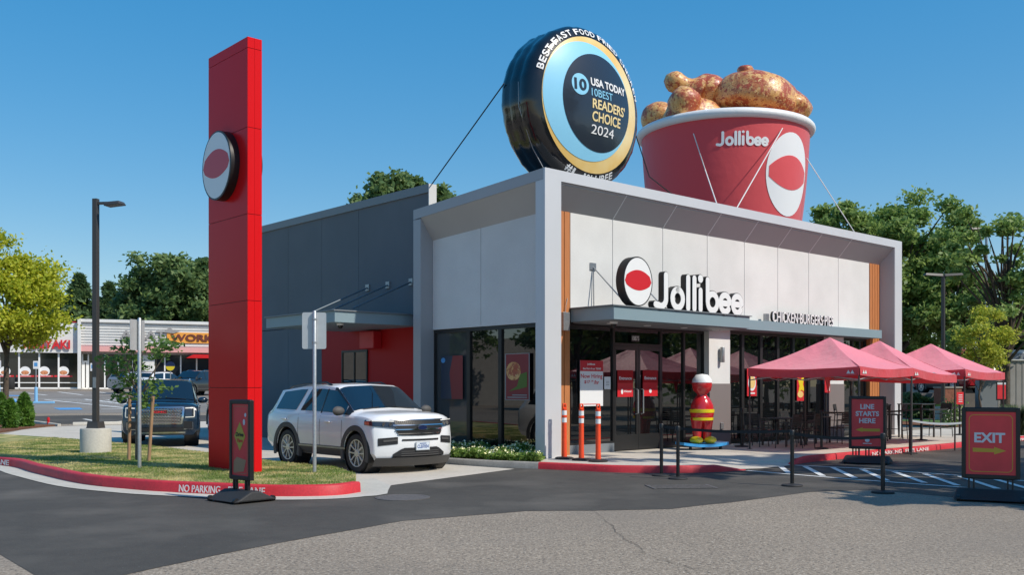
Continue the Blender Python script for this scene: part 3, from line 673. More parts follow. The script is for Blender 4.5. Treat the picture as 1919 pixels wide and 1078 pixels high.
for i, (ua, ub, lab) in enumerate(((1158.5, 1187.5, 'red entrance sticker with white promo card on the left glass door'), (1206, 1233.5, 'plain red entrance sticker on the right glass door'))):
    t0, t1 = tu(ua, .55), tu(ub, .55); zb, ztp = z(744.5 - i * 1.5, t0), z(694, t0); W, Hh = t1 - t0, ztp - zb
    p = flat_sign('door_sticker', lab, 'sticker', L(t0, .568, zb), ANG, W, Hh, 'sign_red_lit')
    lay(p, 'upper_band', 'red_wall', lambda q, X: q.prism([(0, Hh * .52), (W, Hh * .52), (W, Hh), (0, Hh)], 0, .002, X))
    lay(p, 'lettering', 'print_white', lambda q, X: text(q, 'Entrance', W * .1, Hh * .64, W * .8, Hh * .12, X, off=.015, depth=.002), 2)
    if i == 0:
        lay(p, 'card', 'print_red', lambda q, X: q.prism([(W * .18, Hh * .06), (W * .92, Hh * .06), (W * .92, Hh * .36), (W * .18, Hh * .36)], 0, .002, X))
        lay(p, 'card_text', 'print_white', lambda q, X: (text(q, 'Welcome!', W * .40, Hh * .17, W * .48, Hh * .08, X, off=.02, depth=.002), disc(q, W * .28, Hh * .2, W * .07, Hh * .1, 0, .002, 16, X)), 2)
    else: lay(p, 'mark', 'print_white', lambda q, X: disc(q, W * .5, Hh * .2, W * .09, Hh * .08, 0, .002, 16, X))
t0 = tu(1185, .55)
p = flat_sign('house_number', 'white house number on black above the entrance doors', 'sign', L(t0, .574, z(640.5, t0)), ANG, .30, .17, 'black')
lay(p, 'digits', 'print_white', lambda q, X: text(q, '10875', .02, .03, .26, .11, X, off=.012, depth=.002))
for (ua, ub, va, vb, c1, c2, lab) in ((1401.5, 1419.5, 691, 743, 'print_red', 'vinyl_gold', 'tall red food poster with a bowl picture in a dining window'), (1495, 1510.5, 690, 752, 'print_red', 'yellow', 'tall red and yellow food poster in the fifth dining window')):
    t0, t1 = tu(ua, .55), tu(ub, .55); zb, ztp = z(vb, t0), z(va, t0); W, Hh = t1 - t0, ztp - zb
    p = flat_sign('food_poster', lab, 'poster', L(t0, .572, zb), ANG, W, Hh, c1)
    if c2 == 'vinyl_gold':
        lay(p, 'bowl', 'print_white', lambda q, X: disc(q, W * .5, Hh * .48, W * .40, Hh * .29, 0, .002, 24, X)); lay(p, 'food', c2, lambda q, X: disc(q, W * .5, Hh * .50, W * .33, Hh * .22, 0, .002, 24, X), 2)
        lay(p, 'caption', 'print_white', lambda q, X: q.prism([(W * .2, Hh * .08), (W * .8, Hh * .08), (W * .8, Hh * .13), (W * .2, Hh * .13)], 0, .002, X))
    else:
        lay(p, 'splash', 'yellow', lambda q, X: q.prism([(W * .1, Hh * .2), (W * .5, Hh * .34), (W * .95, Hh * .28), (W * .7, Hh * .5), (W * .9, Hh * .85), (W * .45, Hh * .65), (W * .08, Hh * .7), (W * .3, Hh * .45)], 0, .002, X))
        lay(p, 'food', 'vinyl_gold', lambda q, X: disc(q, W * .4, Hh * .2, W * .35, Hh * .1, 0, .002, 20, X), 2)
t0 = tu(1534, .35); 
p = flat_sign('menu_card', 'small red and white menu card on a dark stand before the dining windows', 'sign', L(t0, .15, 1.52), ANG, .30, .42, 'print_red', .02)
lay(p, 'panel', 'print_white', lambda q, X: q.prism([(.13, .05), (.27, .05), (.27, .37), (.13, .37)], 0, .002, X), 6)
MB().box(.12, .16, .02, .05, -1.40, .0).box(.0, .28, -.1, .16, -1.40, -1.38).build('stand', 'black_matte', p)
sp = [su(u, .42) for u in (868.5, 828, 994, 948)]
for (sa, sb, va, vb, lab, par) in ((sp[0], sp[1], 668, 748, 'dark blue and red poster in the left pane of the shaded side window', 0), (sp[2], sp[3], 663.5, 750, 'red and green food poster in the right pane of the shaded side window', 1)):
    lo, hi = min(sa, sb), max(sa, sb); dd = C_.y + A_.y * .4 + B_.y * hi; zb, ztp = EYE + (HY - vb) / F * dd, EYE + (HY - va) / F * dd; W, Hh = hi - lo, ztp - zb
    p = flat_sign('window_poster', lab, 'poster', L(.412, hi, zb), ANG - R(90), W, Hh, 'poster_red_dim' if par else 'poster_navy')
    if par:
        lay(p, 'picture', 'chicken', lambda q, X: disc(q, W * .35, Hh * .62, W * .3, Hh * .2, 0, .002, 24, X)); lay(p, 'leaf_shape', 'poster_green', lambda q, X: q.prism([(W * .15, Hh * .18), (W * .9, Hh * .28), (W * .9, Hh * .6), (W * .62, Hh * .55), (W * .5, Hh * .3)], 0, .002, X), 2)
        lay(p, 'caption', 'print_grey', lambda q, X: (q.box(W * .3, W * .9, Hh * .095, Hh * .12, 0, .002, X), q.box(W * .1, W * .9, Hh * .045, Hh * .07, 0, .002, X)), 2)
        lay(p, 'border', 'print_grey', lambda q, X: [q.box(*b, 0, .002, X) for b in ((0, W, Hh * .985, Hh), (0, W, 0, Hh * .015), (0, .03, Hh * .015, Hh * .985), (W - .03, W, Hh * .015, Hh * .985))])
    else:
        lay(p, 'picture', 'poster_red_dim', lambda q, X: q.prism([(W * .5, 0), (W, 0), (W, Hh), (W * .55, Hh), (W * .4, Hh * .6)], 0, .002, X)); lay(p, 'bowl', 'paint_blue', lambda q, X: disc(q, W * .1, Hh * .9, W * .1, Hh * .06, 0, .002, 16, X))
# ------------------------------------------------------------------ red pylon sign
pc = G(464.6, 890, .12); pt, ps = toL(pc)
py = thing('pylon_sign', 'tall glossy red pylon sign on the grass island', 'sign', (pc.x, pc.y, .10), ANG)
zs = [0, 1.58, 3.15, 4.71, 6.27, 7.70, 7.90]
MB().box(.012, .268, .012, 1.588, 0, 7.895).build('core', 'black_matte', py)
for a, b in zip(zs[:-1], zs[1:]):
    MB().box(0, .133, 0, 1.6, a + .005, b - .005).box(.137, .28, 0, 1.6, a + .005, b - .005).build('cladding_panel', 'red_panel', py)
for side in (0, 1):
    X0 = pc + B_ * .90 + Vector((0, 0, 5.68)) + A_ * (-.002 if side == 0 else .282)
    emblem('oval_badge', 'red and white oval badge high on the shaded broad face of the red pylon' if side == 0 else 'thin edge of the oval badge on the far side of the red pylon', X0, ANG + R(-90 if side == 0 else 90), .60, .64, .17)
# ------------------------------------------------------------------ inflatable disc on the roof
RC = 1.90
tr = thing('inflatable_disc', 'huge black inflatable award disc standing upright on the roof edge', 'inflatable', L(2.05, .62, 6.44), ANG)
TX = T_((0, 0, 1.92)) @ FACE                                          # drawing plane, z out of the face
dome = lambda r: .34 * (1 - min(1, r / 1.78) ** 2) - .02
def tyre(u, v):
    prof = [(r_, dome(r_)) for r_ in (0, .3, .6, .9, 1.2, 1.4, 1.55, 1.65, 1.72)] + [(1.79, -.045), (1.845, -.095), (1.885, -.17), (1.90, -.28), (1.885, -.38), (1.876, -.42), (1.89, -.50), (1.90, -.62), (1.885, -.72), (1.876, -.76), (1.89, -.86), (1.885, -.95), (1.84, -1.05), (1.75, -1.13), (1.6, -1.17), (1.0, -1.2), (0, -1.2)]
    return prof
nseg = 96; prof = tyre(0, 0); mb = MB(); vs = []; fs = []
for i, (r, zz) in enumerate(prof):
    for j in range(nseg):
        a = 2 * math.pi * j / nseg; k = 1 + (.004 * math.sin(24 * a) + .003 * math.sin(41 * a + 1)) * (1 if 1.7 < r else 0)
        vs.append((r * k * math.cos(a), r * k * math.sin(a), zz))
for i in range(len(prof) - 1):
    for j in range(nseg): fs.append((i * nseg + j, i * nseg + (j + 1) % nseg, (i + 1) * nseg + (j + 1) % nseg, (i + 1) * nseg + j))
mb.add(vs, fs, TX); mb.build('body', 'vinyl_black', tr, smooth=60)
def dome_disc(cx, cy, r, lift, n=64, m=12, r_in=0):
    q = MB()
    def f(u, v):
        a = 2 * math.pi * u; rr = r_in + (r - r_in) * v; x = cx + rr * math.cos(a); y = cy + rr * math.sin(a)
        return (x, y, dome(math.hypot(x, y)) + lift)
    return q.grid(f, n, m, TX)
dome_disc(0, 0, 1.60, .008).build('gold_disc', 'vinyl_gold', tr, smooth=60)
dome_disc(-.19, .04, 1.395, .016).build('blue_disc', 'vinyl_sky', tr, smooth=60)
dome_disc(.06, .03, 1.15, .024).build('navy_disc', 'vinyl_navy', tr, smooth=60)
on = lambda lift: (lambda x, y, z_: (x, y, dome(math.hypot(x, y)) + lift + z_))
def put(name, items, m, lift=.032):
    q = MB()
    for (s_, x, y, w_, h_, off) in items: text(q, s_, x, y, w_, h_, TX, off=off, depth=.004, fn=on(lift))
    return q.build(name, m, tr)
dome_disc(-.60, .34, .25, .032, 32, 4).build('round_mark', 'vinyl_sky', tr, smooth=60)
put('lettering', [('10', -.78, .20, .35, .27, .03)], 'vinyl_navy', .040)
put('lettering', [('USA TODAY', -.28, .37, 1.30, .19, .03), ('2024', -.24, -.74, .80, .215, .0)], 'vinyl_white')
put('lettering', [('10BEST', -.27, .13, .74, .18, .0)], 'vinyl_sky')
put('lettering', [("READERS'", -.24, -.155, 1.22, .235, .02), ('CHOICE', -.24, -.45, 1.04, .235, .02)], 'vinyl_cream')
def arc_text(txt, r, a0, a1, hgt, top, m, wk=.8):
    q = MB(); n = len(txt); wds = []
    for ch in txt: wds.append(.45 if ch == ' ' else (.35 if ch in "I1" else 1.0))
    tot = sum(wds); acc = 0
    for ch, wd in zip(txt, wds):
        f = (acc + wd / 2) / tot; acc += wd
        if ch == ' ': continue
        a = R(a0 + (a1 - a0) * f); arcw = abs(R(a1 - a0)) * r * wd / tot * wk
        def fn(x, y, z_, a=a):
            rr = r + y if top else r - y; an = a - x / r if top else a + x / r
            return (rr * math.cos(an), rr * math.sin(an), (dome(rr) if rr < 1.72 else .0025 - .62 * (rr - 1.72)) + .016 + z_)
        text(q, ch, -arcw / 2, 0, arcw, hgt, TX, off=.02, depth=.004, fn=fn)
    return q.build('lettering', m, tr)
arc_text('BEST FAST FOOD FRIED CHICKEN', 1.645, 162, 14, .15, True, 'vinyl_white')
arc_text('#1', 1.80, -118, -107, .16, False, 'vinyl_white'); arc_text('JOLLIBEE', 1.80, -100, -62, .16, False, 'vinyl_white')
# ------------------------------------------------------------------ inflatable bucket on the roof
bc = L(12.4, 4.2, 6.42); HB = 3.70
bk = thing('inflatable_bucket', 'giant red inflatable bucket of fried chicken with white rim on the roof', 'inflatable', bc, 0)
rad = lambda z_: 2.40 + (2.76 - 2.40) * (z_ / HB) + .05 * math.sin(math.pi * z_ / HB)
MB().lathe([(rad(HB * i / 14), HB * i / 14) for i in range(15)], 72).build('bucket', 'bucket_red', bk, smooth=60)
MB().lathe([(2.76 + .17 * math.cos(2 * math.pi * i / 14), HB + .02 + .15 * math.sin(2 * math.pi * i / 14)) for i in range(14)], 72, closed=True).build('rim', 'bucket_rim', bk, smooth=True)
toc = math.atan2(-bc.y, -bc.x)                                         # the side that faces the road
def on_bucket(ang0, z0, lift):
    def fn(x, y, z_):
        zz = z0 + y; r = rad(zz) + lift + z_; a = ang0 + x / rad(z0); return (r * math.cos(a), r * math.sin(a), zz)
    return fn
q = MB(); fn = on_bucket(toc + R(-5.5), 2.72, .012)
tmp = MB()
for ci, (ch, sts) in enumerate(WORD):
    for si, st in enumerate(sts): stroke(tmp, [(x * .385, y * .43) for x, y in st], .082, 0, .005 - .0008 * si, Matrix.Identity(4))
q.v = [fn(*v) for v in tmp.v]; q.f = tmp.f; q.build('lettering', 'vinyl_white', bk)
fn = on_bucket(toc + R(50), 1.95, .012); fn2 = on_bucket(toc + R(50), 1.95, .022)
MB().grid(lambda u, v: fn(1.0 * v * math.cos(2 * math.pi * u), 1.3 * v * math.sin(2 * math.pi * u), 0), 40, 8).build('oval_print', 'vinyl_white', bk, smooth=60)
MB().grid(lambda u, v: (lambda x: fn2(.90 * x, (-.48 + .34 * x * x) * (1 - v) + (.58 - .40 * x * x) * v, 0))(2 * u - 1), 20, 8).build('red_shape', 'bucket_red', bk, smooth=60)
MB().lathe([(2.7, HB - .05), (1.6, HB + .45), (.01, HB + .6)], 40).build('filling', 'chicken', bk, smooth=60)
nv = Vector((-bc.x, -bc.y, 0)).normalized(); lat = Vector((-nv.y, nv.x, 0))
rr_ = random.Random(7)
def lump(u, v, depth, rx, ry, rz, yaw=0, name='chicken_piece', roll=0):
    p = at(u, v, bc.y + depth) - bc
    ph = [rr_.uniform(0, 6) for _ in range(6)]
    f = lambda d: 1 + .05 * math.sin(3 * d.x + ph[0]) + .05 * math.sin(4 * d.y + ph[1]) + .04 * math.sin(5 * d.z + ph[2]) + .02 * math.sin(9 * d.x + ph[3]) * math.sin(8 * d.z + ph[4])
    mb = MB(); mb.ellipsoid((0, 0, 0), (rx, ry, rz), 32, 18, T_(p) @ RZ(yaw) @ RY(roll), f); return mb.build(name, 'chicken', bk, smooth=60)
big = lump(1421, 186, -.7, 1.5, 1.2, .80, R(8), roll=R(8))
p = at(1397, 138, bc.y - .9) - bc
MB().lathe([(.34, -.45), (.25, -.1), (.24, .05), (.27, .14), (.22, .22), (.08, .25), (.001, .255)], 20, T_(p)).build('bone_end', 'chicken', big, smooth=60)
lump(1322, 176, -.2, .72, .75, .62); lump(1284, 193, -1.7, .55, .5, .55); lump(1240, 226, .9, .70, .75, .62, R(20)); lump(1470, 205, -.2, .9, 1.0, .6)
lump(1300, 215, -1.2, .9, .8, .5); lump(1360, 190, .4, 1.2, 1.0, .7)
p0, p1 = at(1247, 146, bc.y - .6) - bc, at(1312, 172, bc.y - .5) - bc
mb = MB(); mb.tube([p0.lerp(p1, k / 9) for k in range(10)], [.12, .27, .35, .35, .31, .28, .30, .38, .46, .5], 18); mb.build('drumstick', 'chicken', bk, smooth=60)
def rope(name, label, pts, m, r=.016):
    o = MB().tube(pts, r, 6).build(name, m, None, smooth=True); return tag(o, label, 'rope', 'ropes holding down the roof inflatables')
dL = lambda x, y, z_: L(2.05 + x, .62 - z_, 6.44 + 1.92 + y)
rope('tether_rope', 'black rope from the left of the award disc to the side parapet', [dL(-1.9, .35, -.9), L(.78, 5.09, 7.02)], 'rope_black')
rope('tether_rope', 'short black cord looped on the left edge of the black disc', [dL(-1.86, .3, -.45), dL(-1.89, -.3, -.4), dL(-1.55, -1.2, -.3), dL(-1.25, -1.7, -.2)], 'grey_metal', .01)
bkp = lambda u, v: at(u, v, 30.0)
def surf(u, v):                                                       # point on the bucket's near surface seen at (u, v)
    d = Vector(((u - CX) / F, 1, (HY - v) / F)); t_ = 25.0
    for _ in range(400):
        q_ = Vector((0, 0, EYE)) + d * t_; zz = q_.z - bc.z
        if math.hypot(q_.x - bc.x, q_.y - bc.y) <= rad(max(0, min(HB, zz))) + .02: return q_
        t_ += .03
    return q_
rope('tether_rope', 'black slack rope from the award disc across the left of the red bucket', [dL(1.86, .55, -.5), L(5.3, 1.5, 7.3), L(6.55, 1.0, 6.46)], 'rope_black')
rope('tether_rope', 'white rope from the bucket rim down left to the front parapet', [surf(1300, 250), surf(1322, 318), L(tu(1346, .3), .3, 6.48)], 'rope_white')
rope('tether_rope', 'white rope crossing the lettering side of the bucket towards the parapet', [surf(1467, 240), L(tu(1378, .3), .3, 6.48)], 'rope_white')
rope('tether_rope', 'thin white rope from the right side of the bucket over the roof corner', [surf(1512, 296), L(tu(1606, .3), .3, 6.48)], 'rope_white')
# ------------------------------------------------------------------ pop-up canopies
def tent(label, t, s, rot=0.0, droop=None, hx=1.30, hy=1.50, seed=1):
    e = thing('pop_up_canopy', label, 'canopy', L(t, s, 0), ANG + rot, 'pink pop-up canopies over the patio')
    ze, zp = 2.16, 2.93; cs = [(-hx, -hy), (hx, -hy), (hx, hy), (-hx, hy)]; dz = droop or [0, 0, 0, 0]
    rg = random.Random(seed)
    for i in range(4):
        a, b = cs[i], cs[(i + 1) % 4]; da, db = dz[i], dz[(i + 1) % 4]; ph = rg.uniform(0, 6)
        def f(u, v, a=a, b=b, da=da, db=db, ph=ph):
            ex = a[0] + (b[0] - a[0]) * u; ey = a[1] + (b[1] - a[1]) * u; ez = ze - (da + (db - da) * u) - .05 * math.sin(math.pi * u)
            k = 1 - v; zz = ez + (zp - ez) * v - .07 * math.sin(math.pi * v) * (1 - .6 * math.cos(2 * math.pi * u) * .5) + .012 * math.sin(9 * u + 7 * v + ph) * k
            return (ex * k, ey * k, zz)
        MB().grid(f, 14, 12).build('roof_panel', 'tent_top', e, smooth=50)
        def g(u, v, a=a, b=b, da=da, db=db, ph=ph):
            ex = a[0] + (b[0] - a[0]) * u; ey = a[1] + (b[1] - a[1]) * u; ez = ze - (da + (db - da) * u) - .05 * math.sin(math.pi * u)
            n_ = Vector((b[1] - a[1], -(b[0] - a[0]))).normalized() * (.012 * math.sin(14 * u + ph) * (1 - v) + .012)
            return (ex + n_.x, ey + n_.y, ez + .004 - .20 * (1 - v))
        vl = MB().grid(g, 18, 2).build('valance', 'tent_red', e, smooth=50)
        if i in (0, 3):
            m_ = .80 if i == 3 else .12; q = MB(); n_ = Vector((b[1] - a[1], -(b[0] - a[0]))).normalized() * .032; dd = Vector((b[0] - a[0], b[1] - a[1])).normalized(); zc = ze - (da + (db - da) * m_) - .16
            cx_ = a[0] + (b[0] - a[0]) * (.93 if i == 3 else .07) + n_.x; cy_ = a[1] + (b[1] - a[1]) * (.93 if i == 3 else .07) + n_.y
            for k in (-1, 1): q.add([(cx_ + dd.x * (k * .05 - .05), cy_ + dd.y * (k * .05 - .05), zc), (cx_ + dd.x * (k * .05 + .05), cy_ + dd.y * (k * .05 + .05), zc), (cx_ + dd.x * k * .05, cy_ + dd.y * k * .05, zc + .09)], [(0, 1, 2)])
            q.build('mark', 'print_white', vl)
    for i, (x, y) in enumerate(cs):
        x *= .985; y *= .985; zg = 0.0 if toL(Vector(e.matrix_basis @ Vector((x, y, 0))))[1] < -3.62 else .12
        MB().box(x - .016, x + .016, y - .016, y + .016, zg, 2.12 - dz[i]).box(x - .05, x + .05, y - .05, y + .05, zg, zg + .008).build('leg', 'pole_dark', e)
    q = MB()
    for i in range(4):
        a, b = cs[i], cs[(i + 1) % 4]; pa, pb = Vector((a[0] * .98, a[1] * .98, 0)), Vector((b[0] * .98, b[1] * .98, 0)); m_ = (pa + pb) / 2
        for p_, q_ in ((pa, m_), (m_, pb)):
            q.tube([p_ + Vector((0, 0, 2.05)), q_ + Vector((0, 0, 1.86))], .012, 5); q.tube([p_ + Vector((0, 0, 1.86)), q_ + Vector((0, 0, 2.05))], .012, 5)
    q.build('truss', 'galv', e)
    return e
tent('pink pop-up canopy nearest the entrance, in front of the dining windows', 7.42, -2.55, seed=1)
tent('middle pink pop-up canopy with a sagging right corner', 10.0, -2.52, droop=[.0, .16, .08, 0], hx=1.24, seed=2)
tent('pink pop-up canopy farthest from the entrance, at the end of the patio', 12.85, -2.60, rot=R(2), hx=1.42, droop=[0, .06, 0, 0], seed=3)
rf = MB().add([(0, 0, 0), (.32, 0, .04), (.2, 0, -.5), (0, .02, 0), (.32, .02, .04), (.2, .02, -.5)], [(0, 1, 2), (3, 5, 4), (0, 3, 4, 1), (1, 4, 5, 2), (2, 5, 3, 0)]).build('red_flag', 'tent_red')
rf.location = L(8.3, -1.9, 2.02); rf.rotation_euler = (0, 0, ANG); tag(rf, 'loose red triangular flap hanging under the nearest pink canopy', 'flap')
# ------------------------------------------------------------------ stanchions
def stanchion(label, p, h=.96, belt=None, belt_mat='black_matte', white=False, group='retractable belt posts'):
    e = thing('belt_stanchion', label, 'stanchion', p, 0, group)
    MB().lathe([(.175, 0), (.178, .018), (.17, .03), (.06, .042), (.034, .05)], 28).build('base', 'rubber', e, smooth=True)
    MB().lathe([(.033, .05), (.033, h - .10)], 16).build('post', 'black', e, smooth=True)
    MB().lathe([(.033, h - .10), (.044, h - .095), (.044, h - .02), (.036, h - .005), (.001, h)], 16).build('head', 'black', e, smooth=True)
    if belt is not None:
        d = belt - Vector(p); n = 14; sag = .05 if belt_mat == 'black_matte' else .09; q = MB()
        def f(u, v): b = d * u; return (b.x, b.y, b.z + h - .085 + .05 * v - sag * math.sin(math.pi * u))
        def f2(u, v): b = d * u; k = Vector((-d.y, d.x, 0)).normalized() * .003; return (b.x + k.x, b.y + k.y, b.z + h - .085 + .05 * v - sag * math.sin(math.pi * u))
        q.grid(f, n, 1); q.grid(f2, n, 1); q.build('belt', belt_mat, e, recalc=False)
    return e
sA, sB, sC, sD = G(1240, 893), G(1271, 899), G(1485, 912), G(1655, 925)
stanchion('left post of the close pair of belt stanchions in front of the entrance', sA, 1.0, sC)
stanchion('right post of the close pair of belt stanchions in front of the entrance', sB, .98)
stanchion('belt stanchion on the road before the white hatching', sC, .96, sD)
stanchion('nearest belt stanchion, on the road below the line sign', sD, .96)
e1, e2, e3, e4, e5, e6, e7 = G(1390, 838, .12), G(1540, 842, .12), G(1727, 826, .12), G(1799, 816, .12), G(1706, 851, .0), G(1836, 850, .0), G(1878, 846, .0)
stanchion('belt stanchion on the patio left of the dark dining chairs', e1, 1.02)
stanchion('belt stanchion on the patio at the right end of the dark dining table', e2, .98, e3)
stanchion('belt stanchion under the far canopy beside a bar chair', e3, .98, e4)
stanchion('belt stanchion carrying a small red sign at the patio end', e4, 1.0)
stanchion('belt stanchion at the red patio kerb with a white belt', e5, .9, e6, 'mesh_white')
stanchion('belt stanchion behind the exit sign joining two white belts', e6, .98, e7, 'mesh_white')
stanchion('belt stanchion behind the top right corner of the exit sign', e7, .98)
p = flat_sign('stanchion_sign', 'small red sign on top of a belt stanchion at the patio end', 'sign', e4 + Vector((-.12, -.03, 1.0)), R(10), .26, .40, 'sign_red', .02)
lay(p, 'lines', 'print_white', lambda q, X: [q.box(.06, .20, .29 - .07 * k, .315 - .07 * k, 0, .002, X) for k in range(4)], 6)
# ------------------------------------------------------------------ rolling pavement signs
def road_sign(name, label, p, rot, wd, hg, panel='sign_red', legs=(.2, .8), base=None):
    e = thing(name, label, 'sign', p, rot)
    bw, bd = base or (wd * 1.05, .42)
    q = MB(); a, b = bw / 2, bd
    q.hexa([(-a, -b, .03), (a, -b, .03), (a, b, .03), (-a, b, .03), (-a * .92, -b * .2, .17), (a * .92, -b * .2, .17), (a * .92, b * .2, .17), (-a * .92, b * .2, .17)])
    o = q.build('base', 'rubber', e, bevel=.025)
    for sx in (-1, 1):
        for sy in (-1, 1): MB().lathe([(.001, -.025), (.045, -.02), (.045, .02), (.001, .025)], 16, T_((sx * a * .85, sy * b * .86, .046)) @ RY(R(90))).build('wheel', 'black', o, smooth=True)
    z0 = .32
    for k in legs:
        x = -wd / 2 + wd * k; MB().box(x - .045, x - .02, -.02, .02, .14, z0 + .01).box(x + .02, x + .045, -.02, .02, .14, z0 + .01).build('leg', 'black', e)
    q = MB(); t_ = .06
    q.box(-wd / 2, -wd / 2 + t_, -.035, .035, z0, z0 + hg).box(wd / 2 - t_, wd / 2, -.035, .035, z0, z0 + hg).box(-wd / 2 + t_, wd / 2 - t_, -.035, .035, z0, z0 + t_).box(-wd / 2 + t_, wd / 2 - t_, -.035, .035, z0 + hg - t_, z0 + hg)
    q.build('frame', 'black', e, bevel=.008)
    MB().box(-wd / 2 + t_, wd / 2 - t_, -.018, .018, z0 + t_, z0 + hg - t_).build('panel', panel, e)
    X = T_((-wd / 2 + t_, -.0185, z0 + t_)) @ FACE
    return e, X, wd - 2 * t_, hg - 2 * t_
ex, X, w_, h_ = road_sign('exit_sign', 'red rolling sign reading EXIT with a yellow arrow pointing right', G(1857, 938), R(-27), .79, 1.06, legs=(.17, .83), base=(1.0, .42))
q = MB(); text(q, 'EXIT', w_ * .17, h_ * .51, w_ * .62, h_ * .16, X, off=.035, depth=.003); q.build('lettering', 'print_grey2', ex)
q = MB(); q.prism([(w_ * .14, h_ * .36), (w_ * .57, h_ * .36), (w_ * .57, h_ * .325), (w_ * .81, h_ * .385), (w_ * .57, h_ * .445), (w_ * .57, h_ * .415), (w_ * .14, h_ * .425)], 0, .003, X); q.build('arrow', 'gold', ex)
def border(q, X, w, h, i, th, r):
    o_ = rrect(i, w - i, i, h - i, r); n_ = rrect(i + th, w - i - th, i + th, h - i - th, max(.01, r - th)); k = len(o_)
    q.add([(x, y, .003) for x, y in o_] + [(x, y, .003) for x, y in n_], [(j, (j + 1) % k, k + (j + 1) % k, k + j) for j in range(k)], X)
q = MB(); border(q, X, w_, h_, .04, .009, .07); q.build('border_line', 'gold', ex)
ls, X, w_, h_ = road_sign('line_sign', 'red rolling sign reading LINE STARTS HERE before the patio kerb', G(1626, 869), R(-27), .78, 1.16, legs=(.15, .5, .85), base=(1.0, .42))
q = MB()
for k, (s_, f_) in enumerate((('LINE', .44), ('STARTS', .74), ('HERE', .52))): text(q, s_, w_ * (.5 - f_ / 2), h_ * (.79 - .15 * k), w_ * f_, h_ * .105, X, off=.03, depth=.003)
q.build('lettering', 'print_grey2', ls)
q = MB(); q.prism([(w_ * .9, h_ * .315), (w_ * .35, h_ * .315), (w_ * .35, h_ * .30), (w_ * .12, h_ * .345), (w_ * .35, h_ * .40), (w_ * .35, h_ * .375), (w_ * .9, h_ * .375)], 0, .003, X); q.build('arrow', 'gold', ls)
q = MB(); disc(q, w_ * .5, h_ * .13, .05, .045, 0, .003, 20, X); q.prism([(w_ * .36, h_ * .05), (w_ * .64, h_ * .05), (w_ * .64, h_ * .065), (w_ * .36, h_ * .065)], 0, .003, X); q.build('mark', 'print_grey2', ls)
dt, X, w_, h_ = road_sign('lane_sign', 'narrow red rolling sign with a yellow diamond standing by the island kerb', G(453, 940), R(-42), .56, 1.18, legs=(.22, .78), base=(.80, .36))
q = MB(); q.prism([(w_ * .47, h_ * .35), (w_ * .80, h_ * .55), (w_ * .47, h_ * .75), (w_ * .14, h_ * .55)], 0, .003, X); q.build('diamond', 'yellow_dim', dt)
q = MB(); text(q, 'Drive', w_ * .24, h_ * .545, w_ * .46, h_ * .06, X @ T_((0, 0, .0035)), off=.03, depth=.003); q.build('lettering', 'black', dt)
q = MB(); text(q, 'Thru', w_ * .30, h_ * .465, w_ * .34, h_ * .05, X @ T_((0, 0, .0035)), off=.03, depth=.003); q.build('lettering', 'print_red', dt)
q = MB(); q.prism([(w_ * .1, h_ * .04), (w_ * .7, h_ * .06), (w_ * .85, h_ * .22), (w_ * .3, h_ * .26), (w_ * .12, h_ * .2)], 0, .003, X); q.build('food_picture', 'tan_dim', dt)
q = MB(); border(q, X, w_, h_, .03, .007, .05); q.build('border_line', 'tan_dim', dt)
q = MB(); disc(q, w_ * .72, h_ * .75, .028, .045, 0, .003, 16, X); disc(q, w_ * .80, h_ * .85, .024, .03, 0, .003, 16, X); q.build('pale_marks', 'print_grey2', dt)
# ------------------------------------------------------------------ orange delineators by the entrance
def delineator(label, p):
    e = thing('delineator_post', label, 'delineator', p, ANG, 'orange delineator posts by the entrance')
    MB().lathe([(.20, 0), (.205, .03), (.17, .045), (.06, .055)], 24).build('base', 'rubber', e, smooth=True)
    MB().lathe([(.062, .05), (.056, .2), (.05, .92)], 20).build('tube', 'orange', e, smooth=True)
    MB().lathe([(.06, .915), (.06, .945), (.052, .95), (.052, 1.08), (.058, 1.085), (.058, 1.10)], 20).build('collar', 'orange', e, smooth=True)
    q = MB(); q.box(-.05, .05, -.018, .018, 1.10, 1.13).box(-.05, -.028, -.018, .018, 1.13, 1.19).box(.028, .05, -.018, .018, 1.13, 1.19).box(-.05, .05, -.018, .018, 1.19, 1.215); q.build('handle', 'orange', e, bevel=.006)
    for zz in (.80, .96): MB().lathe([(.0545, zz), (.0545, zz + .10)], 20).build('reflective_band', 'white', e, smooth=True)
    return e
delineator('orange delineator post tight against the silver corner column', G(1058, 861, .12)); delineator('left of two orange delineator posts before the hiring poster', G(1090, 863.5, .12)); delineator('right of two orange delineator posts before the hiring poster', G(1121.5, 866, .12))
# ------------------------------------------------------------------ display figure stand by the door
fb = G(1316, 843, .12)
e = thing('display_figure', 'glossy red faceless display figure with yellow bands on a blue wheeled board by the doors', 'statue', fb, R(18))
bd = lambda u, v, z_: ((u - .5) * 1.25, (v - .5) * .62 * (1 - .25 * abs(2 * u - 1) ** 3), z_ + .05 * (2 * abs(u - .5)) ** 2)
q = MB(); q.grid(lambda u, v: bd(u, v, .145), 16, 8).grid(lambda u, v: bd(u, v, .075), 16, 8)
for v_ in (0, 1): q.grid(lambda u, v: bd(u, v_, .075 + .07 * v), 16, 1)
for u_ in (0, 1): q.grid(lambda u, v: bd(u_, u, .075 + .07 * v), 8, 1)
q.build('board', 'fig_blue', e, smooth=50)
for x in (-.42, -.05, .42): MB().lathe([(.001, -.02), (.05, -.018), (.05, .018), (.001, .02)], 14, T_((x, -.18, .05)) @ RY(R(90))).build('wheel', 'rubber', e, smooth=True)
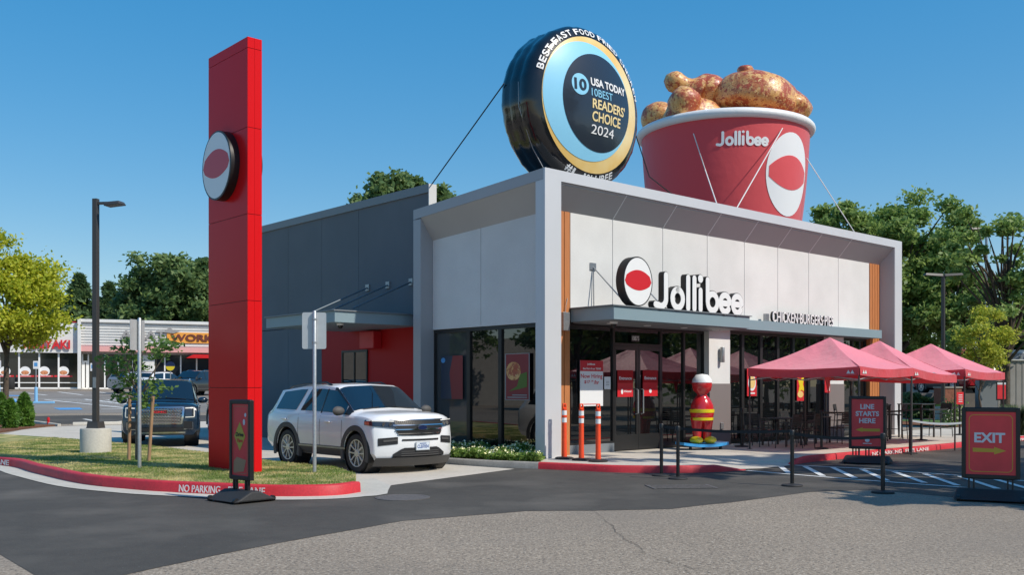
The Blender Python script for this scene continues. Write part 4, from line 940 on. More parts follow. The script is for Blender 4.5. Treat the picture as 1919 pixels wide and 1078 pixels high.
for sx in (-1, 1):
    MB().ellipsoid((sx * .19, -.06, .24), (.15, .22, .10), 20, 12).build('foot', 'fig_yellow', e, smooth=60)
    MB().lathe([(.10, .26), (.115, .45), (.15, .70), (.16, .80)], 24, T_((sx * .14, 0, 0))).build('leg', 'fig_red', e, smooth=60)
MB().lathe([(.10, .66), (.27, .76), (.30, .92), (.28, 1.12), (.20, 1.28), (.12, 1.36), (.13, 1.40), (.22, 1.48), (.255, 1.62), (.235, 1.76), (.14, 1.86), (.001, 1.88)], 32).build('body', 'fig_red', e, smooth=60)
for za, zb, r_ in ((.74, .80, .295), (.93, 1.01, .312)): MB().lathe([(r_ - .04, za - .01), (r_ - .005, za), (r_, zb), (r_ - .04, zb + .01)], 32).build('band', 'fig_yellow', e, smooth=50)
MB().lathe([(.252, 1.68), (.24, 1.76), (.15, 1.875), (.001, 1.90)], 32).build('cap', 'white', e, smooth=60)
# ------------------------------------------------------------------ patio furniture
def chair(label, p, rot, bar=False):
    e = thing('bar_chair' if bar else 'dining_chair', label, 'chair', p, rot, 'dark metal patio chairs')
    sh = .74 if bar else .45; bh = 1.04 if bar else .86; w2 = .22; d2 = .21; r = .014
    MB().box(-w2, w2, -d2, d2, sh - .02, sh).build('seat', 'black_matte', e, bevel=.006)
    for sx in (-1, 1):
        MB().tube([(sx * w2, -d2, sh - .02), (sx * (w2 + .02), -d2 - .02, 0)], r, 6).build('leg', 'pole_dark', e, smooth=True)
        MB().tube([(sx * w2, d2 + .05, bh), (sx * w2, d2, sh), (sx * (w2 + .02), d2 + .05, 0)], r, 6).build('leg', 'pole_dark', e, smooth=True)
        if not bar: MB().tube([(sx * (w2 + .02), d2 + .02, sh + .2), (sx * (w2 + .025), -d2, sh + .2), (sx * (w2 + .02), -d2, sh)], .012, 6).build('arm', 'pole_dark', e, smooth=True)
    q = MB(); n = 6
    for i in range(n): zz = sh + .12 + (bh - sh - .15) * i / (n - 1); y = d2 + .05 * (zz - sh) / (bh - sh); q.box(-w2, w2, y - .006, y + .006, zz, zz + .045)
    q.build('backrest', 'black_matte', e)
    if bar: q = MB(); q.box(-w2, w2, -d2 - .02, -d2 + .0, .25, .27).box(-w2, w2, d2, d2 + .02, .25, .27).build('stretcher', 'pole_dark', e)
    return e
def table(label, p, rot, wd, dp, h):
    e = thing('patio_table', label, 'table', p, rot)
    MB().box(-wd / 2, wd / 2, -dp / 2, dp / 2, h - .03, h).build('tabletop', 'tabletop', e, bevel=.006)
    for sx in (-1, 1):
        for sy in (-1, 1): MB().box(sx * (wd / 2 - .04) - .022, sx * (wd / 2 - .04) + .022, sy * (dp / 2 - .04) - .022, sy * (dp / 2 - .04) + .022, 0, h - .03).build('leg', 'pole_dark', e)
    return e
Z12 = .12
def LP(t, s): return L(t, s, Z12)
table('low dark table in front of the dining windows, nearest the entrance', LP(8.1, -.75), ANG, .8, .8, .74)
table('second low dark table in front of the dining windows', LP(9.9, -.55), ANG, .8, .8, .74)
table('tall dark table behind the line sign', LP(12.6, -.95), ANG, .8, .8, 1.05)
table('tall dark table beside the right column of the restaurant', LP(14.9, -1.2), ANG, .9, .8, 1.05)
for lab, t, s, r_, b in (('leftmost dark chair, back turned to the road', 7.15, -1.55, 180, 0), ('second dark chair from the left, back turned to the road', 8.0, -1.62, 188, 0), ('dark chair to the left of the nearest low table', 7.2, -.55, 95, 0),
        ('dark chair behind the nearest low table, against the glass', 8.2, .0, 0, 0), ('dark chair on the right of the nearest low table', 8.95, -.85, -85, 0), ('dark chair behind the second low table', 10.0, .12, 5, 0), ('dark chair before the second low table', 10.0, -1.35, 175, 0)):
    chair(lab, LP(t, s), ANG + R(r_), False)
for lab, t, s, r_ in (('tall dark bar chair left of the line sign', 11.9, -1.4, 150), ('tall dark bar chair at the white pier', 12.1, -.3, 20), ('tall dark bar chair right behind the line sign', 13.4, -1.3, 190), ('tall dark bar chair by the right timber strip', 14.2, -.6, 80), ('tall dark bar chair at the far end of the patio', 15.9, -1.5, -110)):
    chair(lab, LP(t, s), ANG + R(r_), True)
# ------------------------------------------------------------------ posts, poles, drains
lp = G(180, 851, .12)
e = thing('lamp_post', 'square dark lamp post on a round concrete footing in the grass', 'street lamp', lp, R(-10))
MB().lathe([(.345, -.05), (.345, .57), (.33, .60), (.001, .605)], 40).build('footing', 'concrete_pale', e, smooth=40)
MB().hexa([(-.15, -.15, .60), (.15, -.15, .60), (.15, .15, .60), (-.15, .15, .60), (-.13, -.13, .76), (.13, -.13, .76), (.13, .13, .76), (-.13, .13, .76)]).build('base_cover', 'bronze', e)
MB().box(-.06, .06, -.06, .06, .76, 6.0).build('pole', 'bronze', e, bevel=.008)
MB().box(.065, .30, -.03, .03, 5.86, 5.92).build('arm', 'bronze', e)
MB().hexa([(.28, -.14, 5.80), (.70, -.16, 5.84), (.70, .16, 5.84), (.28, .14, 5.80), (.28, -.12, 5.90), (.66, -.12, 5.92), (.66, .12, 5.92), (.28, .12, 5.90)]).build('lamp_head', 'bronze', e, bevel=.02)
MB().box(-.03, .05, -.075, -.062, 1.55, 1.80).build('hand_hole_cover', 'grey_metal', e)
sp_ = G(262, 881, .12)
e = thing('sign_post', 'galvanised post on the grass with a small sign seen edge on', 'sign post', sp_, R(-8))
MB().lathe([(.034, 0), (.034, 2.87), (.02, 2.89)], 14).build('post', 'galv', e, smooth=True)
MB().prism(rrect(-.23, .23, 0, .58, .03), -.004, .004, T_((-.045, 0, 2.27)) @ RZ(R(85)) @ FACE).build('sign_panel', 'alu_sign', e)
sq = G(590, 889.5, .12)
e = thing('sign_post', 'galvanised post with the blank back of a traffic sign, before the white car', 'sign post', sq, R(4))
MB().lathe([(.034, 0), (.034, 2.93), (.02, 2.95)], 14).build('post', 'galv', e, smooth=True)
MB().prism(rrect(-.215, .215, 0, .66, .035), -.004, .004, T_((-.012, .045, 2.26)) @ FACE).build('sign_panel', 'alu_sign', e)
q = MB(); q.lathe([(.042, 0), (.042, .03)], 14, T_((0, 0, 2.36))).lathe([(.042, 0), (.042, .03)], 14, T_((0, 0, 2.78))); q.build('clamp', 'galv', e)
e = thing('drain_grate', 'rectangular dark drain grate in the road before the entrance', 'drain', G(1277, 914), R(6))
MB().box(-.53, .53, -.30, .31, .003, .0075).build('pit', 'black_matte', e); mb = MB()
for k in range(6): mb.box(-.5, .5, -.26 + .10 * k, -.215 + .10 * k, .008, .016)
mb.box(-.55, -.5, -.32, .33, .008, .016).box(.5, .55, -.32, .33, .008, .016).build('bars', 'manhole', e)
mb = MB(); mb.lathe([(.42, .0), (.42, .009), (.36, .010), (.355, .006), (.001, .007)], 32); o = mb.build('manhole_cover', 'manhole'); o.location = G(755, 934) + Vector((0, 0, .004)); tag(o, 'round iron manhole cover in the dark road near the lane mouth', 'manhole cover')
# ------------------------------------------------------------------ vehicles
ST_SUV = [(-2.58, .90, .42, 1.02, .82, 1.08, 1.10, .10), (-2.50, .95, .36, 1.10, .79, 1.22, 1.26, .08), (-2.20, .985, .32, 1.16, .73, 1.605, 1.655, .04), (-1.2, 1.0, .29, 1.14, .75, 1.68, 1.745, 0), (-.2, 1.0, .28, 1.12, .755, 1.70, 1.77, 0), (.38, 1.0, .28, 1.11, .745, 1.66, 1.735, 0), (1.25, .99, .28, 1.11, .84, 1.16, 1.215, .02), (1.75, .985, .28, 1.10, .82, 1.15, 1.20, .06), (2.2, .965, .26, 1.06, .78, 1.11, 1.16, .17), (2.38, .945, .24, 1.03, .75, 1.08, 1.115, .26), (2.44, .93, .22, 1.0, .73, 1.045, 1.08, .31)]
ST_BIG = [(-2.75, .96, .46, 1.05, .86, 1.12, 1.14, .06), (-2.68, 1.0, .40, 1.15, .84, 1.3, 1.34, .05), (-2.5, 1.02, .36, 1.22, .80, 1.80, 1.86, .03), (-1.2, 1.03, .34, 1.22, .82, 1.85, 1.90, 0), (-.2, 1.03, .34, 1.20, .82, 1.85, 1.91, 0), (.45, 1.03, .34, 1.19, .80, 1.80, 1.875, 0), (1.15, 1.02, .34, 1.18, .88, 1.24, 1.29, .02), (1.75, 1.02, .34, 1.17, .88, 1.22, 1.265, .03), (2.3, 1.01, .34, 1.14, .86, 1.19, 1.235, .07), (2.46, .99, .34, 1.10, .84, 1.15, 1.20, .10), (2.52, .975, .34, 1.06, .82, 1.11, 1.155, .12)]
ST_SED = [(-2.35, .84, .40, .92, .74, .98, 1.0, .12), (-2.2, .90, .34, .98, .72, 1.04, 1.07, .08), (-1.7, .92, .28, 1.0, .70, 1.08, 1.11, .03), (-1.0, .925, .25, .97, .60, 1.36, 1.41, 0), (-.2, .925, .25, .94, .62, 1.40, 1.46, 0), (.3, .925, .25, .92, .60, 1.36, 1.42, 0), (1.15, .92, .25, .90, .70, .96, 1.0, .02), (1.7, .91, .25, .86, .70, .90, .94, .06), (2.15, .88, .25, .78, .66, .82, .86, .14), (2.3, .86, .25, .74, .62, .77, .81, .2)]
def vehicle(name, label, cat, loc, rot, ST, paint, wb, wr, style='bars', sx=1.0, group=None, plate=None, clad='clad', detail=True):
    e = thing(name, label, cat, loc, rot, group)
    ST = [(s[0] * sx,) + s[1:] for s in ST]; W = max(s[1] for s in ST); ax = wb / 2 * sx; zc = wr
    xfz = lambda z_, zt_: -.10 * max(0, (.34 - z_) / .14) - .10 * max(0, (z_ - .72 * zt_) / (.28 * zt_)) ** 2
    def ring(s):
        x, w_, zb, be, r_, ze, ztp, bow = s
        pts = [(0, zb), (.88 * w_, zb), (w_ * .985, zb + .14), (w_, zb + (be - zb) * .55), (w_ * .985, be - .06), (w_ * .955, be), (r_, ze), (r_ * .82, ztp - .025), (0, ztp)]
        return pts
    mx = max(k[6] for k in ST); rf_i = max(i for i, s in enumerate(ST) if s[6] > .93 * mx); rr_i = min(i for i, s in enumerate(ST) if s[6] > .93 * mx)
    xrf, xco, xrr, xrb = ST[rf_i][0], ST[rf_i + 1][0], ST[rr_i][0], ST[rr_i - 1][0]; fine = []
    for i, (a, b) in enumerate(zip(ST[:-1], ST[1:])):
        n = 8 if i == rf_i else 4 if i == rr_i - 1 else 2
        fine += [tuple(p + (q_ - p) * k / n for p, q_ in zip(a, b)) for k in range(n)]
    ST = fine + [ST[-1]]
    nose = ST[-1]; zt_n = nose[6]
    def px(s, y, z_, last):
        n_ = nose[0] - nose[7] * (y / W) ** 2 + xfz(z_, zt_n); return n_ if last else min(s[0] - s[7] * (y / W) ** 2, n_ - .15 * (nose[0] - s[0]) - .002 if s[0] > nose[0] - .5 else 99)
    verts = []; faces = []; K = 16
    for i, s in enumerate(ST):
        h_ = ring(s); full = [(y, z_) for y, z_ in h_] + [(-y, z_) for y, z_ in h_[-2:0:-1]]
        for y, z_ in full: verts.append((px(s, y, z_, i == len(ST) - 1), y, z_))
    for i in range(len(ST) - 1):
        for j in range(K): a, b = i * K + j, i * K + (j + 1) % K; faces.append((a, b, b + K, a + K))
    mb = MB(); mb.add(verts, faces)
    for s, last in ((ST[0], False), (nose, True)):                     # gridded end caps
        h_ = ring(s); N = 12
        def cap(u, v, s=s, last=last, h_=h_):
            k = v * (len(h_) - 1); j = int(round(k)); y_, z_ = h_[j]; y = -y_ + 2 * y_ * u; return (px(s, y, z_, last), y, z_)
        mb.grid(cap, N, len(h_) - 1)
    bm = bmesh.new(); me = bpy.data.meshes.new('tmp'); me.from_pydata(mb.v, [], mb.f); bm.from_mesh(me)
    bmesh.ops.remove_doubles(bm, verts=bm.verts, dist=1e-4); bmesh.ops.holes_fill(bm, edges=bm.edges, sides=40); bmesh.ops.dissolve_degenerate(bm, dist=1e-5, edges=bm.edges); bmesh.ops.recalc_face_normals(bm, faces=bm.faces); bm.to_mesh(me); bm.free()
    tb = bpy.data.objects.new('tmp', me); COL.objects.link(tb); wl = wr * 1.17
    cut = MB()
    for x in (-ax, ax): cut.lathe([(wl, -1.4), (wl, 1.4)], 40, T_((x, 0, zc)) @ RX(R(90)))
    cutter = cut.build('tmpcut', 'black'); bo = tb.modifiers.new('b', 'BOOLEAN'); bo.object = cutter; bo.operation = 'DIFFERENCE'; bo.solver = 'EXACT'
    me2 = bpy.data.meshes.new_from_object(tb.evaluated_get(bpy.context.evaluated_depsgraph_get()))
    bpy.data.objects.remove(tb); bpy.data.objects.remove(cutter)
    me2.materials.clear(); me2.materials.append(M[paint]); me2.polygons.foreach_set('use_smooth', [True] * len(me2.polygons)); me2.polygons.foreach_set('material_index', [0] * len(me2.polygons)); me2.set_sharp_from_angle(angle=R(32))
    me2.name = 'body'; body = bpy.data.objects.new('body', me2); COL.objects.link(body); body.parent = e
    for x in (-ax, ax):
        for sy in (-1, 1): q = MB(); q.lathe([(wl * .995, .62), (wl * .995, W * .972), (wl * .98, W * .972), (wl * .98, .62)], 32, T_((x, 0, zc)) @ RX(R(90)) if sy < 0 else T_((x, 0, zc)) @ RX(R(-90)), closed=True); q.box(x - wl, x + wl, sy * .60 - .01, sy * .60 + .01, .3, zc + wl); q.build('wheel_liner', 'black', e)
    def interp(x):
        for a, b in zip(ST[:-1], ST[1:]):
            if a[0] <= x <= b[0]: t = (x - a[0]) / (b[0] - a[0]); return tuple(p + (q_ - p) * t for p, q_ in zip(a, b))
        return ST[0] if x < ST[0][0] else ST[-1]
    def side(x, v, sgn, off=.006):                                      # glasshouse side
        s = interp(x); h_ = ring(s); (y4, z4), (y5, z5) = h_[5], h_[6]; y = y4 + (y5 - y4) * v; z_ = z4 + (z5 - z4) * v
        return (x - s[7] * (y / W) ** 2, sgn * (y + off), z_ + off * .3)
    def flank(x, z_, sgn, off):                                         # door side
        s = interp(x); h_ = ring(s); y = h_[3][0]
        for (ya, za), (yb, zb) in zip(h_[1:5], h_[2:6]):
            if za <= z_ <= zb: y = ya + (yb - ya) * (z_ - za) / max(1e-6, zb - za)
        return (x - s[7] * (y / W) ** 2, sgn * (y + off), z_)
    def roof(x, f, off=.007):
        s = interp(x); h_ = ring(s); (y6, z6), (y7, z7), (_, z8) = h_[6], h_[7], h_[8]; y = f * y6; a = abs(y)
        z_ = z8 + (z7 - z8) * a / y7 if a <= y7 else z7 + (z6 - z7) * (a - y7) / (y6 - y7)
        return (x - s[7] * (y / W) ** 2, y, z_ + off)
    MB().grid(lambda u, v: (lambda p: (p[0] + .008, p[1], p[2]))(roof(xrf + (xco - xrf) * (.06 + .86 * v), (-1 + 2 * u) * 1.0, .012)), 14, 8).build('windscreen', 'car_glass', e, smooth=50)
    MB().grid(lambda u, v: (lambda p: (p[0] - .010, p[1], p[2]))(roof(xrb + (xrr - xrb) * (.1 + .82 * v), (-1 + 2 * u) * .88, .008)), 10, 4).build('rear_window', 'car_glass', e, smooth=50)
    for sg in (-1, 1):
        xr0 = xrr + .06
        for (b0, b1, t0, t1) in ((xco - .26 * sx, .02 * sx, xco - .30 * sx, .06 * sx), (-.04 * sx, -.96 * sx, .0, -.72 * sx), (-1.16 * sx, xr0 + .0 * sx, -.92 * sx, xr0 + .10)):
            MB().grid(lambda u, v: side((b0 + (b1 - b0) * u) * (1 - v) + (t0 + (t1 - t0) * u) * v, .10 + .80 * v, sg), 8, 4).build('side_window', 'car_glass', e, smooth=50)
        q = MB()
        q.grid(lambda u, v: side(xco - .03 + (xrf - .05 - xco) * u, .90 + .11 * v, sg, .010), 10, 2); q.grid(lambda u, v: side(xco - .04 - .22 * sx * u, .1 + .80 * v, sg, .012), 3, 3)
        for (b0, b1, t0, t1) in ((.02 * sx, -.04 * sx, .06 * sx, 0),):
            q.grid(lambda u, v: side((b0 + (b1 - b0) * u) * (1 - v) + (t0 + (t1 - t0) * u) * v, .05 + .87 * v, sg, .004), 1, 4)
        q.build('pillar_trim', 'black', e)
        if detail:
            q = MB()
            for x0 in (ax - wl - .06, 0.0, -.98 * sx):
                zt0 = interp(x0)[3] - .03
                q.grid(lambda u, v: flank(x0 - .006 + .012 * u + (0 if x0 > -.5 else .22 * max(0, .3 - v)), .46 + (zt0 - .46) * v, sg, .003), 1, 8)
            q.build('door_seam', 'black', e)
            for x0 in (.16, -.82 * sx):
                MB().box(x0 - .09, x0 + .09, -.018, .018, -.014, .014, T_(flank(x0, interp(x0)[3] - .14, sg, .018))).build('door_handle', paint, e, bevel=.008)
        MB().grid(lambda u, v: flank(-ax + wl * .9 + (2 * ax - 1.8 * wl) * u, interp(0)[2] + .01 + .20 * v, sg, .012), 10, 4).build('sill_cladding', clad, e, smooth=50)
        if detail and style == 'bars': MB().grid(lambda u, v: flank(-ax * .62 + 1.35 * ax * u, interp(0)[2] + .165 + .035 * v, sg, .02), 10, 1).build('sill_strip', 'grey_metal', e)
        for x in (-ax, ax):
            q = MB(); n = 24; pts = []
            for i in range(n + 1):
                a = R(-18 + 216 * i / n); c_, s_ = math.cos(a), math.sin(a); s = interp(x); yy = W * .985 if x < 0 else s[1] * .99
                for (r_, y_) in ((wl * .985, yy - .05), (wl * .985, yy + .022), (wl * 1.21, yy + .018), (wl * 1.22, yy - .05)):
                    xx = x + r_ * c_; zz = zc + r_ * s_; pts.append((xx - (interp(xx)[7]) * .9, sg * (min(y_, interp(xx)[1] + (y_ - yy)) if zz < 5 else y_), zz))
            fs = [(i * 4 + j, i * 4 + j + 1, i * 4 + 5 + j, i * 4 + 4 + j) for i in range(n) for j in range(3)]
            q.add(pts, fs).build('arch_trim', clad if style != 'mesh' else paint, e, smooth=50)
            Y = sg * (W - .015); Xw = T_((x, Y, zc)) @ (RX(R(90)) if sg < 0 else RX(R(-90)))
            t = MB().lathe([(wr * .70, -.235), (wr * .93, -.235), (wr, -.195), (wr, -.045), (wr * .95, -.005), (wr * .72, .0), (wr * .69, -.03)], 40, Xw).build('wheel', 'rubber', e, smooth=40)
            q = MB(); q.lathe([(wr * .70, -.03), (wr * .70, -.004), (wr * .655, -.006), (wr * .64, -.06), (wr * .62, -.12)], 40, Xw)
            q.lathe([(.075, -.07), (.07, -.012), (.03, -.008), (.001, -.008)], 20, Xw)
            for k in range(5):
                for d_ in (-.22, .22):
                    a = 2 * math.pi * k / 5 + .3
                    q.hexa([(.05, -.014 + d_ * .12, -.06), (wr * .66, -.018 + d_ * .34, -.05), (wr * .66, .018 + d_ * .34, -.05), (.05, .014 + d_ * .12, -.06), (.05, -.012 + d_ * .12, -.016), (wr * .66, -.015 + d_ * .34, -.012), (wr * .66, .015 + d_ * .34, -.012), (.05, .012 + d_ * .12, -.016)], Xw @ RZ(a))
            q.build('rim', 'rim', t, smooth=40)
            MB().lathe([(wr * .63, -.125), (.001, -.125)], 30, Xw).build('brake_disc', 'black_matte', t)
        mp = side(xco - .30 * sx, .12, sg, .02)
        MB().ellipsoid((mp[0], mp[1] + sg * .13, mp[2] + .06), (.10, .15, .095), 16, 10, None, lambda d: 1 if d.x > 0 else .6).build('wing_mirror', 'clad' if style == 'bars' else paint, e, smooth=50)
        if mx > 1.6:
            ra = [roof(xrr + .1 + (xrf - .35 - xrr - .1) * k / 8, sg * .90, .055 if 0 < k < 8 else .0) for k in range(9)]
            MB().tube(ra, .02, 6).build('roof_rail', 'black' if style == 'bars' else 'chrome', e, smooth=True)
    # front end
    def fp(y, z_, off): return (nose[0] + xfz(z_, zt_n) - nose[7] * (y / W) ** 2 + off, y, z_)
    def patch(q, y0, y1, zb, ztp, off=.008, n=10):
        zb_ = zb if callable(zb) else (lambda y: zb); zt_ = ztp if callable(ztp) else (lambda y: ztp)
        q.grid(lambda u, v: fp(y0 + (y1 - y0) * u, zb_(y0 + (y1 - y0) * u) * (1 - v) + zt_(y0 + (y1 - y0) * u) * v, off), n, 3); return q
    if style == 'bars':
        g = patch(MB(), -.50, .50, lambda y: .735 + .02 * abs(y), lambda y: 1.045 - .012 * (y / .5) ** 2, .008, 14)
        for sg in (-1, 1): patch(g, sg * .50, sg * .64, lambda y: .75 + 1.95 * (abs(y) - .5), 1.04, .008, 4)
        g = g.build('grille', 'grille_dark', e); q = MB()
        for zz, yy in ((.765, .52), (.845, .57), (.93, .60)): patch(q, -yy, yy, zz, zz + .020, .020, 14)
        patch(q, -.64, .64, 1.035, 1.05, .018, 14); q.build('grille_bar', 'chrome', g, smooth=50)
        q = MB()
        for zz in (.80, .822, .885, .908, .965, .988, 1.011): patch(q, -.56, .56, zz, zz + .007, .012, 14)
        for k in range(27): patch(q, -.52 + .04 * k, -.512 + .04 * k, .79, 1.03, .011, 1)
        q.build('grille_mesh', 'black_matte', g)
        FX = Matrix(((0, 0, 1, 0), (1, 0, 0, 0), (0, 1, 0, 0), (0, 0, 0, 1)))
        X = T_(fp(0, .888, .03)) @ FX
        q = MB(); disc(q, 0, 0, .12, .05, -.01, .006, 28, X); b = q.build('badge', 'chrome', g); q = MB(); disc(q, 0, 0, .108, .041, .007, .010, 28, X); q.build('badge_face', 'badge_blue', b)
        for sg in (-1, 1):
            def lamp(u, v, sg=sg, o=0.0):
                zb = .885 + .06 * u; zt__ = 1.03 + .012 * u; z_ = zb + (zt__ - zb) * v
                if u < .62: y = .55 + .36 * u / .62; p = fp(y, z_, .012 + o); return (p[0], sg * (y + .004), z_)
                k = (u - .62) / .38; f_ = flank(nose[0] - .46 * k, z_, sg, .012 + o); return (f_[0] + xfz(z_, zt_n) * (1 - k) + .012 * (1 - k), f_[1], f_[2])
            hl = MB().grid(lamp, 20, 4).build('headlight', 'lens', e, smooth=60)
            MB().grid(lambda u, v: lamp(.02 + .9 * u, .84 + .14 * v, o=.006), 16, 1).build('day_light', 'lens_white', hl)
            MB().grid(lambda u, v: lamp(.80 + .18 * u, .12 + .6 * v, o=.006), 6, 2).build('side_marker', 'lens_amber', hl)
            for yy in (.64, .76): disc(MB(), 0, 0, .045, .042, 0, .008, 16, T_(fp(sg * yy, .955, .013)) @ FX).build('lamp_lens', 'chrome', hl)
            def fog(u, v, sg=sg): y = .52 + .36 * u; z_ = .545 + .035 * (1 - u) + (.145 - .01 * (1 - u)) * v; p = fp(y, z_, .010); return (p[0], sg * y, z_)
            fg = MB().grid(fog, 8, 3).build('fog_light', 'grille_dark', e); MB().grid(lambda u, v: (lambda p: (p[0] + .015, p[1], p[2]))(fog(.04 + .72 * u, .45 + .3 * v)), 6, 1).build('bar', 'clad', fg)
            MB().grid(lambda u, v: (lambda s, z_: (ST[0][0] - .012 + .16 * u, sg * (ST[0][1] * .93 + .055 * u), z_))(0, .82 + .26 * v), 4, 3).build('tail_light', 'lens_red', e)
        patch(MB(), -.44, .44, .635, .668, .010).build('air_slot', 'grille_dark', e)
        lg = patch(MB(), -.62, .62, .315, lambda y: .50 - .12 * max(0, (abs(y) - .42) / .2), .010, 16).build('lower_grille', 'grille_dark', e)
        q = MB()
        for zz in (.345, .385, .425): patch(q, -.46, .44, zz, zz + .014, .018, 10)
        q.build('slats', 'clad', lg)
        patch(MB(), -.92, .92, .145, .315, .035, 22).build('front_skirt', clad, e, smooth=50)
        if plate:
            X = T_(fp(.0, .455, .03)) @ Matrix(((0, 0, 1, 0), (1, 0, 0, 0), (0, 1, 0, 0), (0, 0, 0, 1)))
            pl = MB().box(-.165, .165, -.01, .155, -.02, .002, X).build('number_plate', 'alu_sign', e); q = MB(); q.box(-.155, .155, 0, .145, .0025, .004, X).build('plate_face', 'plate_face', pl)
            q = MB(); text(q, plate, -.135, .03, .27, .068, X @ T_((0, 0, .0045)), off=.02, depth=.002); q.box(-.08, .08, .115, .130, .0045, .0065, X); q.build('lettering', 'plate_blue', pl)
    else:
        g = patch(MB(), -.60, .60, lambda y: .66 + .03 * (abs(y) / .6) ** 4, lambda y: 1.10 - .02 * (y / .6) ** 2, .010, 14).build('grille', 'grille_dark', e); q = MB(); rows = 11
        for k in range(rows):
            zz = .675 + (1.085 - .675) * k / (rows - 1)
            for j in range(14):
                y0 = -.53 + 1.06 * (j + (.5 if k % 2 else 0)) / 14; y1 = y0 + .062
                if y1 > .56: continue
                q.grid(lambda u, v: fp(y0 + (y1 - y0) * u, zz + .012 * v + .006 * math.sin(math.pi * u), .024 + .004 * v), 3, 1)
                if k < rows - 1: q.grid(lambda u, v: fp(y1 + .014 * u, zz + .03 * v + .004, .022), 1, 1)
        q.build('grille_mesh', 'chrome', g)
        q = MB()
        for sg in (-1, 1):
            q.grid(lambda u, v: (lambda p: (p[0], sg * p[1], p[2]))(fp(.585 - .06 * (1 - v) ** 2 + .05 * u, .645 + .47 * v, .036)), 2, 8)
        patch(q, -.62, .62, 1.095, 1.125, .034, 14); patch(q, -.54, .54, .64, .665, .034, 14); q.build('grille_surround', 'chrome', g, smooth=50)
        X = T_(fp(0, .985, .04)) @ Matrix(((0, 0, 1, 0), (1, 0, 0, 0), (0, 1, 0, 0), (0, 0, 0, 1)))
        b = MB().prism(rrect(-.20, .20, -.055, .055, .015), -.012, 0, X).build('badge', 'chrome', g); MB().prism(rrect(-.19, .19, -.047, .047, .012), .0005, .003, X).build('badge_face', 'grille_dark', b); q = MB(); text(q, 'GMC', -.165, -.03, .33, .06, X @ T_((0, 0, .0035)), off=.03, depth=.003); q.build('lettering', 'print_red', b)
        for sg in (-1, 1):
            def lamp(u, v, sg=sg): y = .66 + .26 * u; z_ = .82 + .01 * u + .28 * v; p = fp(y, z_, .014 - .10 * max(0, u - .7)); return (p[0], sg * y, z_)
            hl = MB().grid(lamp, 8, 4).build('headlight', 'lens', e, smooth=60); q = MB()
            for (u0, u1, v0, v1) in ((0, .93, .90, 1.0), (0, .93, 0, .09), (.86, .98, .08, .92)): q.grid(lambda u, v: (lambda p: (p[0] + .010, p[1], p[2]))(lamp(u0 + (u1 - u0) * u, v0 + (v1 - v0) * v)), 5, 3)
            q.build('day_light', 'lens_white', hl)
            fg = MB().grid(lambda u, v: (lambda p: (p[0], sg * p[1], p[2]))(fp(.62 + .26 * u, .50 + .22 * v, .012)), 5, 3).build('fog_light', 'black', e)
            q = MB(); q.grid(lambda u, v: (lambda p: (p[0], sg * p[1], p[2]))(fp(.62 + .24 * u, .49 + .022 * v + .0 * u, .02)), 5, 1).grid(lambda u, v: (lambda p: (p[0], sg * p[1], p[2]))(fp(.85 + .02 * u, .50 + .2 * v, .02)), 1, 4).build('trim', 'chrome', fg)
            MB().grid(lambda u, v: (ST[0][0] - .012 + .16 * u, sg * (ST[0][1] * .95 + .05 * u), .85 + .5 * v), 4, 3).build('tail_light', 'lens_red', e)
        patch(MB(), -.62, .62, .565, .63, .030, 12).build('bumper_bar', paint, e, smooth=50); patch(MB(), -.60, .60, .45, .545, .012, 12).build('air_slot', 'black', e)
        patch(MB(), -.66, .66, .385, .43, .035, 12).build('skid_plate', 'chrome', e, smooth=50)
    for sg in (-1, 1): MB().tube([roof(xco - .04, sg * .75, .02), roof(xco - .06, sg * .2 - .1, .03)], .008, 4).build('wiper', 'black', e)
    return e
def wheel_at(u, v, zz=.01): return G(u, v, zz)
pf, pr_ = wheel_at(670.3, 887), wheel_at(538.4, 871.8)
mid = (pf + pr_) / 2 + A_ * .97
sxw = (pf - pr_).length / 3.02
vehicle('white_car', 'white family SUV with dark arches waiting in the drive-through lane', 'car', Vector((mid.x, mid.y, .012)), math.atan2(-B_.y, -B_.x), ST_SUV, 'car_white', 3.02, .385, sx=sxw, plate='CLB7054')
vehicle('dark_blue_car', 'dark blue SUV with a big chrome mesh grille behind the young tree', 'car', G(315, 840) + Vector((-.95, 2.35, .012)), math.atan2(-.955, .30), ST_BIG, 'car_navy', 3.07, .41, style='mesh', clad='car_navy')
vehicle('queue_car', 'second dark blue SUV mostly hidden behind the red pylon', 'car', G(425, 815) + Vector((0, 2, .012)), math.atan2(-.90, .43), ST_SUV, 'car_navy', 3.02, .385)
def far(u, v, dz=0): p = G(u, v); return Vector((p.x, p.y, p.z + .01 + dz))
vehicle('parked_car', 'silver SUV parked by the shops, behind the young tree', 'car', far(262, 737), R(70), ST_SUV, 'car_silver', 3.02, .385, detail=False)
vehicle('parked_car', 'white SUV parked by the shops, roof above the dark blue car', 'car', far(304, 739), R(75), ST_SUV, 'car_white', 3.02, .385, detail=False)
vehicle('parked_car', 'dark SUV parked by the shops just left of the red pylon', 'car', far(366, 742), R(250), ST_BIG, 'car_dark', 3.07, .41, style='mesh', detail=False)
vehicle('red_car', 'red saloon parked beyond the patio, seen under the pink canopies', 'car', Vector(((1785 - CX) / F * 51, 51, 1.37)), R(100), ST_SED, 'car_red', 2.75, .34, detail=False)
vehicle('parked_car', 'grey SUV parked right of the red saloon beyond the patio', 'car', Vector(((1838 - CX) / F * 53.5, 53.5, 1.37)), R(95), ST_SUV, 'car_silver', 3.02, .385, detail=False)
